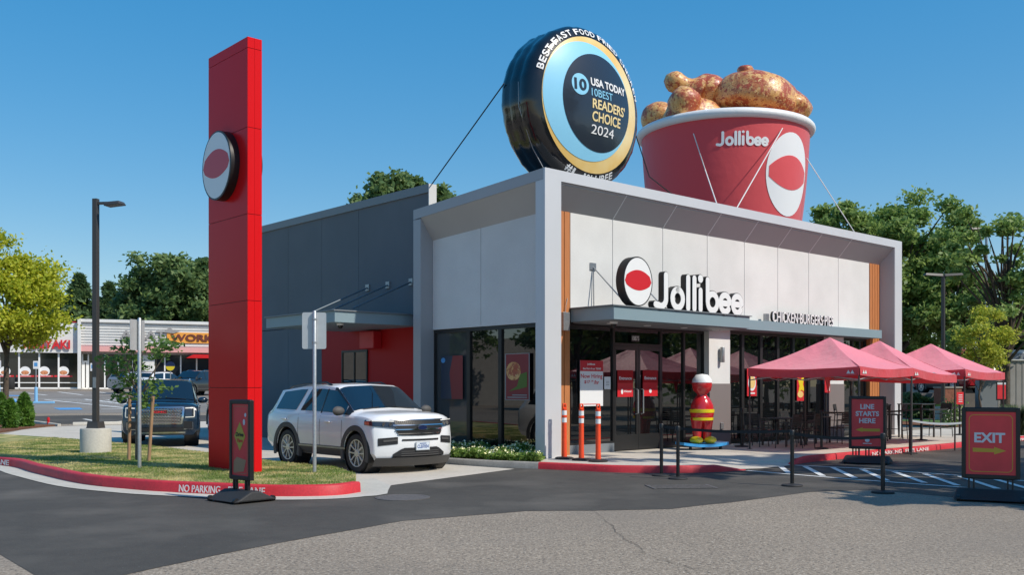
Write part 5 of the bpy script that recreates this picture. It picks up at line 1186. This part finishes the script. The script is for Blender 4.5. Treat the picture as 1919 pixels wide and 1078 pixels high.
# ------------------------------------------------------------------ plants
def tree(name, label, base, crown_c, crown_r, leaf, nleaf, lm, seed, trunk_r=.18, bark='bark', nclump=60, conifer=False, clump=.34, shell=.45, flat=.2, gap=0.0, group=None, limbs=18, lean=(0, 0)):
    rng = np.random.default_rng(seed); e = thing(name, label, 'tree', base, 0, group)
    cc = np.array(crown_c); cr = np.array(crown_r)                     # relative to the base
    C = []
    if conifer:
        z0, z1 = cc[2] - cr[2], cc[2] + cr[2]
        for i in range(nclump):
            f = rng.uniform(0, 1) ** 1.25; r = (1 - f) ** .8 * (.55 + .45 * rng.uniform()) + .03; a = rng.uniform(0, 2 * np.pi)
            C.append((cc[0] + cr[0] * r * np.cos(a), cc[1] + cr[1] * r * np.sin(a), z0 + (z1 - z0) * f))
    else:
        while len(C) < nclump:
            d = rng.normal(size=3); d /= np.linalg.norm(d); r = shell + (1 - shell) * rng.uniform() ** .6
            p = d * r
            if p[2] < -.75: continue
            lump = 1 + .18 * np.sin(3 * p[0] + seed) + .16 * np.sin(4 * p[1] + 2 * seed) + .14 * np.sin(5 * p[2] + seed)
            if rng.uniform() < gap * (np.sin(5 * p[0] + seed) * np.sin(6 * p[2] + 2 * seed) > .1): continue
            C.append(tuple(cc + p * cr * lump))
    C = np.array(C); wts = rng.uniform(.5, 1.5, len(C)); wts /= wts.sum()
    idx = rng.choice(len(C), nleaf, p=wts)
    sc_ = clump * cr.mean() * (rng.uniform(.55, 1.2, len(C)))[idx][:, None]
    off = rng.normal(size=(nleaf, 3)) * .5 * sc_
    if conifer: off[:, 2] *= .45; sc2 = np.clip(1.15 - (C[idx, 2] - z0) / (z1 - z0), .2, 1)[:, None]; off[:, :2] *= sc2; off[:, 2] -= .25 * np.linalg.norm(off[:, :2], axis=1)
    else: off[:, 2] *= .7
    pts = C[idx] + off
    raw_mesh('crown', leaf_quads(pts, leaf, rng, flat, 1.5 if conifer else 1.0), 4, lm, e)
    q = MB(); top = Vector(cc) + Vector((0, 0, cr[2] * (.9 if conifer else .35)))
    b0 = Vector((0, 0, -.1)); trunk = [b0.lerp(top, k / 6) + Vector((.05 * math.sin(k * 2 + seed), .05 * math.cos(k * 3 + seed), 0)) * (k > 0) for k in range(7)]
    q.tube(trunk, [trunk_r * (1.25 if k == 0 else 1 - .13 * k) for k in range(7)], 10); tr_ = q.build('trunk', bark, e, smooth=60)
    q = MB(); sel = rng.choice(len(C), min(limbs, len(C)), replace=False)
    for s in sel:
        t = Vector(C[s]); k = rng.uniform(.35, .85); st = trunk[0].lerp(trunk[-1], max(.3, min(.95, k if not conifer else (t.z / max(.1, top.z)))))
        if st.z > t.z - .1 and not conifer: st = trunk[0].lerp(trunk[-1], max(.2, .6 * t.z / max(.1, top.z)))
        m_ = st.lerp(t, .5) + Vector((rng.uniform(-.2, .2), rng.uniform(-.2, .2), .1 * (t - st).length)) * .8
        q.tube([st, m_, t], [trunk_r * .42, trunk_r * .25, trunk_r * .08], 6)
    if len(q.v): q.build('limbs', bark, e, smooth=60)
    return e
def T(name, label, u, v_base_z, Y, vc, ru, rv, **k):                   # a tree whose crown centre shows at (u, vc), radii in photo pixels, at distance Y
    X = (u - CX) / F * Y; g_ = H(Y); zc = EYE + (HY - vc) / F * Y - g_; r = ru / F * Y
    return tree(name, label, (X, Y, g_), (0, 0, zc), (r, r * .9, rv / F * Y), **k)
T('yellow_tree', 'yellow-green street tree at the left edge before the teriyaki shop', 12, 0, 46, 556, 110, 112, leaf=.10, nleaf=30000, lm='leaf_yellow', seed=3, nclump=80, clump=.30, gap=.7, trunk_r=.16)
for i, (u, vc, ru, rv, lab) in enumerate(((150, 585, 45, 66, 'dark conifer behind the shop roof, right of the yellow tree'), (205, 592, 36, 56, 'shorter dark conifer right beside the lamp post behind the shops'), (95, 600, 45, 60, 'dark conifer partly covered by the yellow tree'))):
    T('conifer_tree', lab, u, 0, 118, vc, ru, rv, leaf=.36, nleaf=12000, lm='leaf_pine', seed=20 + i, conifer=True, nclump=90, clump=.34, group='conifers behind the shops')
for i, (u, vc, ru, rv, lab) in enumerate(((315, 575, 62, 100, 'tallest dense conifer behind the shops, left of the red pylon'), (262, 600, 42, 80, 'loose green tree at the left foot of the tallest conifer'), (372, 580, 46, 92, 'green tree half hidden by the red pylon behind the shops'), (425, 600, 45, 80, 'green tree behind the red pylon, only its left fringe in view'))):
    T('evergreen_tree', lab, u, 0, 112 + i, vc, ru, rv, leaf=.32, nleaf=18000, lm=('leaf_fir', 'leaf_pine', 'leaf_fir', 'leaf_fir')[i], seed=30 + i, nclump=110, clump=.26, shell=.35, group='conifers behind the shops')
for i, (u, vc, ru, rv, lab) in enumerate(((737, 400, 60, 82, 'tallest conifer top above the dark grey side wing'), (692, 420, 36, 60, 'lower conifer shoulder left of the tallest top above the side wing'), (781, 400, 26, 66, 'narrow conifer tip just left of the white parapet end'), (828, 405, 26, 62, 'conifer tip between the white parapet end and the silver frame'))):
    T('conifer_tree', lab, u, 0, 66 + i, vc, ru, rv, leaf=.19, nleaf=14000, lm='leaf_fir', seed=40 + i, nclump=80, clump=.32, shell=.3)
for i, (u, vc, ru, rv, n, lab, g_) in enumerate(((1690, 520, 118, 168, 26000, 'large dense green tree behind the right end of the restaurant', .35), (1572, 440, 52, 74, 6500, 'green tree branch mass showing over the roof between bucket and right corner', .6), (1795, 570, 60, 105, 4200, 'green tree between the big tree and the airy one at right', .6))):
    T('broadleaf_tree', lab, u, 0, 56 - i, vc, ru, rv, leaf=.14, nleaf=int(n * 2.2), lm='leaf_oak', seed=50 + i, nclump=(150, 40, 70)[i], clump=(.20, .30, .26)[i], shell=.3, gap=g_, limbs=30, trunk_r=.22)
T('broadleaf_tree', 'airy green tree with open branches at the right edge', 1885, 0, 46, 530, 105, 140, leaf=.125, nleaf=10000, lm='leaf_oak', seed=61, nclump=80, clump=.15, shell=.5, gap=.95, limbs=60, trunk_r=.2)
T('broadleaf_tree', 'dark green low tree at the right edge behind the grey fence', 1905, 0, 62, 625, 70, 70, leaf=.19, nleaf=14000, lm='leaf_green', seed=62, nclump=60, clump=.3)
T('young_lime_tree', 'young lime-yellow tree behind the farthest pink canopy', 1838, 0, 40, 640, 48, 66, leaf=.062, nleaf=10000, lm='leaf_lime', seed=63, nclump=44, clump=.28, trunk_r=.05, gap=.6)
# unseen trees: near ones dapple the road, dense far ones added to darken reflections
for i, (x, y, zc, r) in enumerate(((13.6, 12.6, 6.2, 2.6), (17.5, 15.5, 6.6, 2.8), (23, 22, 5.6, 3.2), (30, 9, 7, 4), (38, 20, 7, 4.5), (46, 34, 6.5, 6.5), (52, 8, 6, 6.5), (60, 22, 6, 7), (58, 48, 6, 7), (44, -8, 6, 6.5), (72, 36, 6, 8), (50, -26, 6, 7), (70, 0, 6, 8), (66, 64, 6, 8))):
    tree('unseen_tree', 'unseen green tree on the right, for road shade and dark glass reflections', (x, y, 0), (0, 0, zc), (r, r, r * .8), leaf=.22 if i < 6 else .42, nleaf=4500 if i < 6 else 7000, lm='leaf_green', seed=70 + i, nclump=46 if i < 6 else 70, clump=.30 if i < 6 else .36, gap=.6 if i < 6 else 0, shell=.45 if i < 6 else .2, group='kerbside trees right of the road')
for i, (x, y, zc, r) in enumerate(((-46, 24, 6, 3.6), (-58, 34, 7, 4))):
    tree('lot_tree', 'green tree in the car park, mirrored in the side window', (x, y, 0), (0, 0, zc), (r, r, r * .9), leaf=.24, nleaf=4500, lm='leaf_green', seed=80 + i, nclump=50, clump=.3, group='car park trees on the left')
for i, (x, y, zc, r) in enumerate(((15.2, 15.3, 13.0, 2.6), (18.2, 13.6, 12.6, 2.8))):
    tree('unseen_tree', 'tall unseen green tree right of the road throwing dapples on the pavement', (x, y, 0), (0, 0, zc), (r, r, r * .9), leaf=.34, nleaf=330, lm='leaf_green', seed=90 + i, nclump=30, clump=.20, gap=.9, group='tall unseen trees right of the road')
# the staked young tree on the island
b = G(256, 866, .12); rng = np.random.default_rng(5)
e = thing('young_tree', 'young staked tree with layered leaf sprays on the grass island', 'tree', b)
PX = F / b.y
def rel(u, v, dy=0): return Vector(((u - 256) / PX, dy, (866 - v) / PX))
q = MB(); q.tube([rel(256, 868), rel(257, 800), rel(258, 755), rel(262, 742)], [.032, .028, .025, .022], 8); q.build('trunk', 'bark_pale', e, smooth=True)
br = [((262, 742), (244, 718), (226, 696)), ((262, 742), (246, 700), (246, 640)), ((262, 742), (288, 716), (296, 655)), ((268, 735), (285, 705), (318, 660)), ((252, 722), (244, 690), (262, 645)), ((244, 718), (222, 705), (205, 690)), ((262, 742), (272, 752), (288, 742)), ((250, 745), (240, 740), (232, 733))]
q = MB(); tips = []
for i, (a, c, d) in enumerate(br):
    dy = rng.uniform(-.3, .3); q.tube([rel(*a), rel(*c, dy * .5), rel(*d, dy)], [.02, .014, .006], 6); tips.append((rel(*c, dy * .5), rel(*d, dy)))
q.build('limbs', 'bark_pale', e, smooth=True)
sprays = [(248, 640, 24, 7), (262, 650, 20, 8), (232, 655, 18, 7), (225, 685, 20, 8), (246, 672, 26, 8), (210, 672, 16, 6), (305, 640, 24, 9), (318, 652, 18, 6), (292, 655, 18, 8), (300, 668, 14, 6), (262, 690, 22, 7), (238, 705, 18, 7), (216, 697, 12, 5), (300, 727, 22, 5), (285, 738, 16, 7), (236, 722, 22, 6), (252, 715, 20, 6), (228, 747, 14, 5), (270, 748, 12, 6), (276, 760, 10, 5), (285, 715, 14, 6), (330, 645, 12, 4), (204, 688, 10, 4), (240, 738, 16, 5)]
pts = []
for (u, v, ru, rv) in sprays:
    n = int(26 * ru * rv / 120) + 20
    for _ in range(n): pts.append(rel(u + rng.normal() * ru * .55, v + rng.normal() * rv * .6, rng.normal() * .22))
raw_mesh('crown', leaf_quads(np.array(pts), .055, rng, .5), 4, 'leaf_young', e)
for (u, v, vt, lab) in ((242, 866, 746, 'left brown timber stake beside the young tree'), (279, 867.5, 743, 'right brown timber stake beside the young tree')):
    p = G(u, v, .12); hh = (v - vt) / F * p.y; o = MB().tube([(0, 0, -.05), (.02 if u < 260 else .09, 0, hh)], .035, 10).build('tree_stake', 'stake', None, smooth=True); o.location = p
    MB().tube([(.0 if u < 260 else .09, 0, hh - .12), (.09 if u < 260 else .0, .0, hh - .10)], .008, 5).build('tie', 'black_matte', o); tag(o, lab, 'stake', 'stakes of the young tree')
# clipped evergreens, mulch bed
for i, (u, v, h_, r, lab) in enumerate(((46, 800, 61, 16, 'rightmost and widest clipped evergreen in the mulch bed'), (20, 803, 52, 12, 'slim middle clipped evergreen in the mulch bed'), (2, 797, 58, 13, 'leftmost clipped evergreen in the mulch bed, cut by the frame'))):
    p = G(u, v, .05); k = p.y / F; e = thing('evergreen_shrub', lab, 'shrub', p, 0, 'clipped evergreens in the mulch bed'); rng = np.random.default_rng(90 + i); n = 4200
    f = rng.uniform(0, 1, n); a = rng.uniform(0, 2 * np.pi, n); prof_ = r * k * np.clip(np.where(f < .35, .80 + .57 * f, 1.0 * ((1 - f) / .65) ** .55), .05, 1) * (.75 + .3 * rng.uniform(0, 1, n)) * (1 + .1 * np.sin(5 * a + 9 * f))
    raw_mesh('crown', leaf_quads(np.stack([prof_ * np.cos(a), prof_ * np.sin(a), f * h_ * k], 1), .075, rng, -.6, 1.6), 4, 'leaf_thuja', e)
    MB().lathe([(.05, -.05), (.04, h_ * k * .5)], 8).build('trunk', 'bark', e)
def inside(poly, x, y):
    c_ = np.zeros(len(x), bool); j = len(poly) - 1
    for i in range(len(poly)):
        xi, yi = poly[i]; xj, yj = poly[j]; m_ = ((yi > y) != (yj > y)) & (x < (xj - xi) * (y - yi) / (yj - yi + 1e-12) + xi); c_ ^= m_; j = i
    return c_
rng = np.random.default_rng(1); xs_ = [p[0] for p in turf_poly]; ys_ = [p[1] for p in turf_poly]
x = rng.uniform(max(min(xs_), -14), max(xs_), 260000); y = rng.uniform(min(ys_), max(ys_), 260000); k = inside(turf_poly, x, y); x, y = x[k][:60000], y[k][:60000]
n = len(x); hgt = rng.uniform(.012, .042, n); a = rng.uniform(0, 2 * np.pi, n); wv = .007
dx, dy = np.cos(a) * wv, np.sin(a) * wv; lx, ly = rng.normal(size=n) * .02, rng.normal(size=n) * .02
v = np.stack([np.stack([x - dx, y - dy, np.full(n, .15)], 1), np.stack([x + dx, y + dy, np.full(n, .15)], 1), np.stack([x + lx, y + ly, .155 + hgt], 1)], 1).reshape(-1, 3)
o = raw_mesh('grass', v, 3, 'leaf_grass'); tag(o, 'short mown lawn with dry straw patches on the island', 'grass', None, 'stuff')
# flowering ground cover in the planter
sp2 = [(p.x, p.y) for p in soil]; rng = np.random.default_rng(2)
x = rng.uniform(min(p[0] for p in sp2), max(p[0] for p in sp2), 60000); y = rng.uniform(min(p[1] for p in sp2), max(p[1] for p in sp2), 60000); k = inside(sp2, x, y); x, y = x[k][:15000], y[k][:15000]; n = len(x)
hb = .05 + .20 * (.5 + .5 * np.sin(2.3 * x + 1) * np.sin(2.9 * y)) + .06 * np.sin(7 * x) * np.sin(6 * y)
z_ = .11 + np.clip(hb, .03, .4) * rng.uniform(.1, 1, n) ** .6
lv = leaf_quads(np.stack([x, y, z_], 1), .045, rng, .2, 1.2)
m_ = rng.choice(n, 1700, replace=False); fl = leaf_quads(np.stack([x[m_], y[m_], .13 + np.clip(hb[m_], .03, .4) * rng.uniform(.8, 1.15, len(m_))], 1), .03, rng, -.2, 1.0)
o = raw_mesh('ground_cover', np.concatenate([lv, fl]), 4, ['leaf_bed', 'petal'], None, [0] * n + [1] * len(m_)); tag(o, 'low leafy ground cover with small pale flowers along the side window', 'ground cover', None, 'stuff')
# ------------------------------------------------------------------ shops far left
SD = Vector((.92, .39, 0)).normalized(); SP = Vector(((147 - CX) / F * 88, 88, 1.5)); SA = math.atan2(SD.y, SD.x)
def sx_(u): k = (u - CX) / F; return (k * SP.y - SP.x) / (SD.x - k * SD.y)
def sz_(u, v): p = SP + SD * sx_(u); return EYE + (HY - v) / F * p.y - 1.5
sh = thing('teriyaki_shop', 'white shop front with teriyaki lettering and dark windows', 'building', SP, SA)
x0, x1 = sx_(-130), sx_(147)
MB().box(x0, x1, 0, 14, sz_(147, 662), sz_(100, 604)).build('fascia', 'stucco', sh)
MB().box(x0, x1, -.05, .4, sz_(100, 604), sz_(100, 602)).build('coping', 'red_wall', sh)
MB().box(x0, x1, .6, 14, 0, sz_(147, 662)).build('wall', 'frame_dark', sh)
us = [-120, -80, -40, -2, 35.7, 73.7, 110.2, 146]
for a, b in zip(us[:-1], us[1:]):
    xa, xb = sx_(a), sx_(b); f = MB(); f.box(xa - .07, xa + .07, .3, .5, .0, sz_(100, 662)).box(xa, xb, .3, .5, .0, .12).box(xa + .07, xb - .07, .3, .5, sz_(100, 718.5), sz_(100, 717)); wn = f.build('window', 'white', sh)
    MB().box(xa + .07, xb - .07, .42, .45, .12, sz_(100, 662)).build('pane', 'shop_glass', wn)
ts = thing('shop_lettering', 'red TERIYAKI letters on the white shop fascia', 'sign', SP + SD * sx_(40) + Vector((0, 0, sz_(90, 654))), SA)
q = MB(); text(q, 'TERIYAKI', 0, 0, sx_(132) - sx_(40), sz_(90, 637) - sz_(90, 654), T_((0, -.12, 0)) @ FACE, off=.03, depth=.1); q.build('letters', 'sign_red_lit', ts)
for i, (u, lab) in enumerate(((9, 'bowl picture strip in the first shop window from the left edge'), (47, 'bowl picture strip in the second shop window from the left'), (83, 'bowl picture strip in the shop window behind the blue-footed sign'), (119, 'bowl picture strip in the shop window nearest the white pier'))):
    e = thing('bowl_poster', lab, 'poster', SP + SD * sx_(u) + Vector((-SD.y, SD.x, 0)) * .40 + Vector((0, 0, sz_(u, 696))), SA)
    r = (sx_(u + 10.5) - sx_(u - 10.5)) / 2; q = MB(); disc(q, 0, 0, r, r * .95, 0, .02, 28, FACE); q.build('bowl', 'print_white', e)
    q = MB(); disc(q, 0, -r * .28, r * .72, r * .42, .022, .03, 24, FACE); q.build('food', 'food_orange', e)
    wd = (sx_(u + 17) - sx_(u - 17)); q = MB(); q.box(-wd / 2, wd / 2, -r * 1.15, -r * .82, .022, .035, FACE); q.build('band', 'print_red', e)
    q = MB(); Xb = FACE @ T_((0, 0, .036))
    if i == 2: text(q, 'HOT & SPICY CHICKEN', -wd * .38, -r * 1.06, wd * .76, r * .17, Xb, off=.02, depth=.003)
    else: q.box(-wd * .33, wd * .33, -r * 1.03, -r * .95, 0, .003, Xb)
    q.build('lettering', 'print_white', e)
wk = thing('clothing_shop', 'shop with white slatted fascia and pink band left of the red pylon', 'building', SP, SA)
xa, xb = sx_(152), sx_(560)
MB().box(sx_(146), sx_(152.5), -.5, .6, 0, sz_(147, 598)).build('pier', 'stucco', wk)
MB().box(xa, xb, .0, .3, sz_(160, 653), sz_(160, 598)).build('fascia', 'print_grey2', wk)
q = MB(); z0, z1 = sz_(160, 648), sz_(160, 606); n = 8
for k in range(n): za = z0 + (z1 - z0) * k / n; q.box(xa, xb, -.10, -.005, za + .06, za + (z1 - z0) / n - .03)
q.build('slats', 'stucco', wk); MB().box(xa, xb, -.3, -.005, sz_(160, 604), sz_(160, 599)).build('coping', 'stucco', wk)
MB().box(xa, xb, -.4, .2, sz_(160, 659), sz_(160, 649)).build('pink_band', 'pink_band', wk); MB().box(xa, xb, .0, .3, sz_(160, 663.5), sz_(160, 659)).build('soffit_band', 'curb_grey', wk)
MB().box(xa, xb, .9, 14, 0, sz_(160, 600)).build('wall', 'frame_dark', wk)
us = [155, 166, 180, 197, 222, 250, 268, 290, 310, 340, 370, 400, 430, 470, 510]
for i, (a, b) in enumerate(zip(us[:-1], us[1:])):
    a_, b_ = sx_(a), sx_(b); ztp = sz_(160, 664)
    if i == 6: MB().box(a_, b_, .25, .7, 0, ztp).build('blank_panel', 'stucco', wk); continue
    f = MB(); f.box(a_ - .06, a_ + .06, .5, .65, 0, ztp).box(a_, b_, .5, .65, 0, .1)
    nm = 'door' if i == 0 else 'window'
    if i == 0: f.box(a_ + .06, b_ - .06, .5, .65, 2.4, 2.55).box(b_ - .2, b_ - .06, .5, .65, .1, 2.4).box(a_ + .06, a_ + .2, .5, .65, .1, 2.4)
    f = f.build(nm, 'white', wk); MB().box(a_ + .06, b_ - .06, .56, .6, .1, ztp).build('pane', 'shop_glass', f)
MB().hexa([(sx_(348), -1.0, sz_(360, 672)), (sx_(480), -1.0, sz_(360, 672)), (sx_(480), .3, sz_(360, 672)), (sx_(348), .3, sz_(360, 672)), (sx_(362), -.5, sz_(360, 665)), (sx_(480), -.5, sz_(360, 665)), (sx_(480), .3, sz_(360, 665)), (sx_(362), .3, sz_(360, 665))]).build('awning', 'red_wall', wk)
wsn = thing('shop_lettering', 'grey capitals and orange WORK panel on the slatted shop fascia', 'sign', SP + SD * sx_(226) + Vector((0, 0, sz_(260, 636))), SA)
hh = sz_(260, 620) - sz_(260, 636); q = MB(); text(q, 'ARIAT', 0, 0, sx_(311) - sx_(226), hh, T_((0, -.16, 0)) @ FACE, off=.02, depth=.1); q.build('letters', 'print_grey', wsn)
a_, b_ = sx_(313) - sx_(226), sx_(404) - sx_(226); MB().box(a_, b_, -.2, -.11, -.3, hh * 1.0 - .1).build('panel', 'orange_panel', wsn)
q = MB(); text(q, 'WORK', a_ + .35, -.12, b_ - a_ - .5, hh * .82, T_((0, -.205, 0)) @ FACE, off=.03, depth=.08); q.build('letters', 'maroon', wsn)
q = MB(); q.prism([(a_ - .35, hh * .85), (a_ + .1, hh * .8), (a_ + .6, hh * .75), (a_ + 1.2, hh * 1.05), (a_ + .6, hh * 1.05), (a_ + .25, hh * 1.5), (a_ + .0, hh * 1.2)], 0, .08, T_((0, -.2, 0)) @ FACE); q.build('bird_shape', 'print_grey', wsn)
o = MB().lathe([(.30, 0), (.34, .05), (.34, .95), (.30, 1.0), (.25, 1.0), (.25, .9), (.001, .88)], 20); o = o.build('litter_bin', 'black_matte', None, smooth=40); o.location = SP + SD * sx_(22.5) - Vector((-SD.y, SD.x, 0)) * 1.2 + Vector((0, 0, -.02)); tag(o, 'round black litter bin before the teriyaki shop windows', 'bin')
bl = G(225.5, 731); o = MB().lathe([(.10, 0), (.10, 1.0), (.07, 1.08), (.001, 1.1)], 14).build('bollard', 'orange', None, smooth=40); o.location = bl; tag(o, 'orange bollard before the shops, left of the young tree', 'bollard')
def acc(u, v, hpx, lab, foot=True):
    p = G(u, v); k = p.y / F; e = thing('accessible_parking_sign', lab, 'sign', p, R(10), 'accessible parking signs')
    MB().lathe([(.03, 0), (.03, hpx * k * .95)], 8).build('post', 'galv', e)
    if foot: MB().lathe([(.10, 0), (.10, 1.0), (.06, 1.05)], 14).build('sleeve', 'sky_paint', e); MB().box(-1.1, 1.1, -.12, .12, .0, .14).build('wheel_stop', 'sky_paint', e, bevel=.03)
    MB().prism(rrect(-.16, .16, hpx * k - .50, hpx * k, .03), .035, .045, FACE).build('panel', 'print_white', e); q = MB(); q.prism(rrect(-.10, .10, hpx * k - .34, hpx * k - .10, .02), .046, .05, FACE); q.build('symbol', 'paint_blue', e)
acc(68, 757, 80, 'blue-footed accessible parking sign before the shop windows'); acc(175, 757, 76, 'accessible parking sign hidden partly by the square lamp post', False); acc(-2, 752, 76, 'accessible parking sign cut by the left edge of the photo')
p = at(320, 687, 74); g_ = H(74); e = thing('round_sign', 'round blue and yellow sign on a pole before the clothing shop', 'sign', Vector((p.x, 74, g_)), R(5)); zc = p.z - g_
MB().lathe([(.04, 0), (.04, zc)], 8).build('post', 'galv', e); q = MB(); disc(q, 0, zc, .36, .36, .05, .07, 24, FACE); q.build('disc', 'badge_blue', e); q = MB(); q.prism([(.33 * math.cos(R(180 + 15 * k)), zc + .33 * math.sin(R(180 + 15 * k))) for k in range(13)], .071, .08, FACE); q.build('lower_half', 'yellow', e)
p = G(91, 797); o = MB().tube([(0, 0, 0), (0, 0, .34)], .05, 8).lathe([(.07, .2), (.07, .28)], 8).build('marker', 'sign_red_lit'); o.location = p; tag(o, 'small red marker at the tip of the mulch bed', 'marker')
# ------------------------------------------------------------------ background right
def W(u, Y, z_=None): return Vector(((u - CX) / F * Y, Y, H(Y) if z_ is None else z_))
YB = 60
e = thing('corner_shop', 'low dark-fronted shop with red lettering behind the canopies', 'building', W(1768, YB), R(6)); wd = (2010 - 1768) / F * YB; zb = EYE - H(YB)
zz = lambda v: EYE + (HY - v) / F * YB - H(YB)
MB().box(0, wd, 0, 8, 0, zz(664)).build('wall', 'fence_grey', e); MB().box(-.2, wd, -.4, 0, zz(690), zz(662)).build('fascia', 'trim_dark', e); MB().box(-.2, 2.2, -.42, -.402, zz(664), zz(654)).build('brick_coping', 'brick', e); MB().box(2.2, wd, -.3, 0, zz(662), zz(656)).build('coping', 'stucco', e)
q = MB(); text(q, 'Mart', .95, zz(671), 1.0, zz(662) - zz(671), T_((0, -.41, 0)) @ FACE, off=.03, depth=.03); q.build('lettering', 'sign_red_lit', e); MB().box(.6, 5, -.03, -.005, .2, zz(700)).build('window', 'shop_glass', e)
YF = 47
e = thing('grey_fence', 'tall grey ribbed fence at the right edge behind the tall grass', 'fence', W(1838, YF), R(3)); zz = lambda v: EYE + (HY - v) / F * YF - H(YF); wd = (2100 - 1838) / F * YF
MB().box(.9, wd, .06, .12, 0, zz(676)).build('panel', 'fence_grey', e); q = MB()
for k in range(int((wd - .9) / .3)): q.box(.9 + .3 * k, 1.06 + .3 * k, .04, .06, 0, zz(676))
q.build('ribs', 'fence_grey', e); MB().box(.85, wd, -.04, .16, zz(676), zz(674)).build('top_rail', 'stucco', e); MB().box(0, .85, 0, .5, 0, zz(712)).build('cabinet', 'trim_dark', e)
gp = [G(u, v) for u, v in ((1690, 790), (1800, 797), (2100, 800))] + [W(2300, 46), W(1690, 46)]
sheet('verge', gp, .02, 'turf_far'); sheet('verge_mulch', [G(u, v) for u, v in ((1690, 797), (1810, 803), (2100, 812), (2100, 801), (1800, 797.5), (1690, 791))], .03, 'mulch')
e = thing('brick_plinth', 'brick pillar on a pale concrete base beyond the patio', 'pillar', G(1777, 788), R(12)); k = e.location.y / F
MB().box(-17 * k, 17 * k, -.4, .4, 0, 26 * k).build('base', 'concrete_pale', e); MB().box(-18 * k, 17 * k, -.42, .42, 30 * k, 60 * k).build('brickwork', 'brick', e); MB().box(-19 * k, 18 * k, -.45, .45, 60 * k, 63 * k).build('cap', 'curb_grey', e); MB().box(-16 * k, 16 * k, -.35, .35, 26 * k, 30 * k).build('planting', 'leaf_flat', e)
z_ = 1.36; mb = MB(); mb.box(W(1680, 49).x, W(1850, 49).x, 48.6, 62, 0, z_); struct(mb.build('raised_lot', 'asphalt_mid'))
rng = np.random.default_rng(12); x0_, x1_ = W(1694, 47.4).x, W(1800, 47.4).x; n = 5200; hx_ = rng.uniform(x0_, x1_, n)
e = thing('hedge', 'dark low hedge below the parked cars beyond the patio', 'hedge', (0, 47.6, H(47.6))); raw_mesh('foliage', leaf_quads(np.stack([hx_, rng.uniform(-.6, .6, n), rng.uniform(.05, 1.0, n) * (1.05 + .18 * np.sin(3 * hx_))], 1), .13, rng), 4, 'leaf_pine', e); MB().box(x0_ + .1, x1_ - .1, -.35, .35, 0, .75).build('stems', 'bark', e)
def pole_lamp(label, u, Y, vt, heads, r):
    z_ = EYE + (HY - vt) / F * Y - H(Y); e = thing('lamp_post', label, 'street lamp', W(u, Y), 0); MB().tube([(0, 0, 0), (0, 0, z_)], r, 8).build('pole', 'bronze' if heads == 2 else 'galv', e, smooth=True)
    for sg in ((-1, 1) if heads == 2 else (-1,)): MB().hexa([(sg * .05, -.12, z_ - .05), (sg * .85, -.16, z_ + .0), (sg * .85, .16, z_ + .0), (sg * .05, .12, z_ - .05), (sg * .05, -.08, z_ + .06), (sg * .8, -.12, z_ + .09), (sg * .8, .12, z_ + .09), (sg * .05, .08, z_ + .06)]).build('lamp_head', 'bronze', e)
pole_lamp('dark twin-headed lamp post beside the big tree on the right', 1768, 44, 516, 2, .09); pole_lamp('tall thin grey lamp post among the airy tree at right', 1849, 50, 430, 1, .07)
e = flat_sign('far_red_sign', 'red poster in a dark frame against the grey fence', 'sign', W(1867, 44, H(44)) + Vector((0, 0, 1.7 - H(44) - .62)), R(0), .50, .85, 'black'); lay(e, 'panel', 'sign_red', lambda q, X: q.prism([(.06, .06), (.44, .06), (.44, .70), (.06, .70)], 0, .004, X)); lay(e, 'header', 'print_white', lambda q, X: q.prism([(.06, .71), (.44, .71), (.44, .80), (.06, .80)], 0, .004, X)); MB().box(.22, .28, .01, .05, -.8, .0).build('post', 'black', e)
rng = np.random.default_rng(8)
for i, (u, v, hp, rp, lab) in enumerate(((1908, 822, 66, 26, 'tall ornamental grass clump at the right edge above the exit sign'), (1880, 800, 34, 20, 'shorter green grass clump behind the top right of the exit sign'))):
    p = G(u, v, .02); k = p.y / F; e = thing('ornamental_grass', lab, 'plant', p, 0); n = 1600; a = rng.uniform(0, 2 * np.pi, n); r0 = rng.uniform(0, .35, n) * rp * k; r1 = r0 + rng.uniform(.2, 1, n) * rp * k; h_ = hp * k * rng.uniform(.5, 1, n); da = .016
    P0 = np.stack([r0 * np.cos(a - da * 4), r0 * np.sin(a - da * 4), 0 * a], 1); P1 = np.stack([r0 * np.cos(a + da * 4), r0 * np.sin(a + da * 4), 0 * a], 1); m0 = np.stack([(r0 * .6 + r1 * .4) * np.cos(a) + .012, (r0 * .6 + r1 * .4) * np.sin(a), h_ * .7], 1); P2 = np.stack([r1 * np.cos(a), r1 * np.sin(a), h_], 1)
    raw_mesh('blades', np.stack([P0, P1, m0, P2], 1).reshape(-1, 3), 4, 'leaf_sage' if i == 0 else 'leaf_young', e)
p = G(1788, 800, .03); e = thing('patio_shrub', 'small dark shrub at the end of the patio by the verge', 'shrub', p); rng = np.random.default_rng(9)
raw_mesh('crown', leaf_quads(rng.normal(size=(500, 3)) * np.array([.22, .2, .3]) + np.array([0, 0, .55]), .07, rng), 4, 'leaf_oak', e); MB().tube([(0, 0, 0), (0, 0, .6)], .02, 6).build('stem', 'bark', e)
# building mirrored in the side windows
e = thing('lot_building', 'long pale building across the car park, mirrored in the side window', 'building', (-78, 8, 0), R(90)); MB().box(0, 60, -14, 0, 0, 6).build('wall', 'fence_grey', e); MB().box(0, 60, .0, .1, 0, 3).build('shopfront', 'frame_dark', e); MB().box(0, 60, .0, .4, 5.4, 6.3).build('coping', 'brick', e)
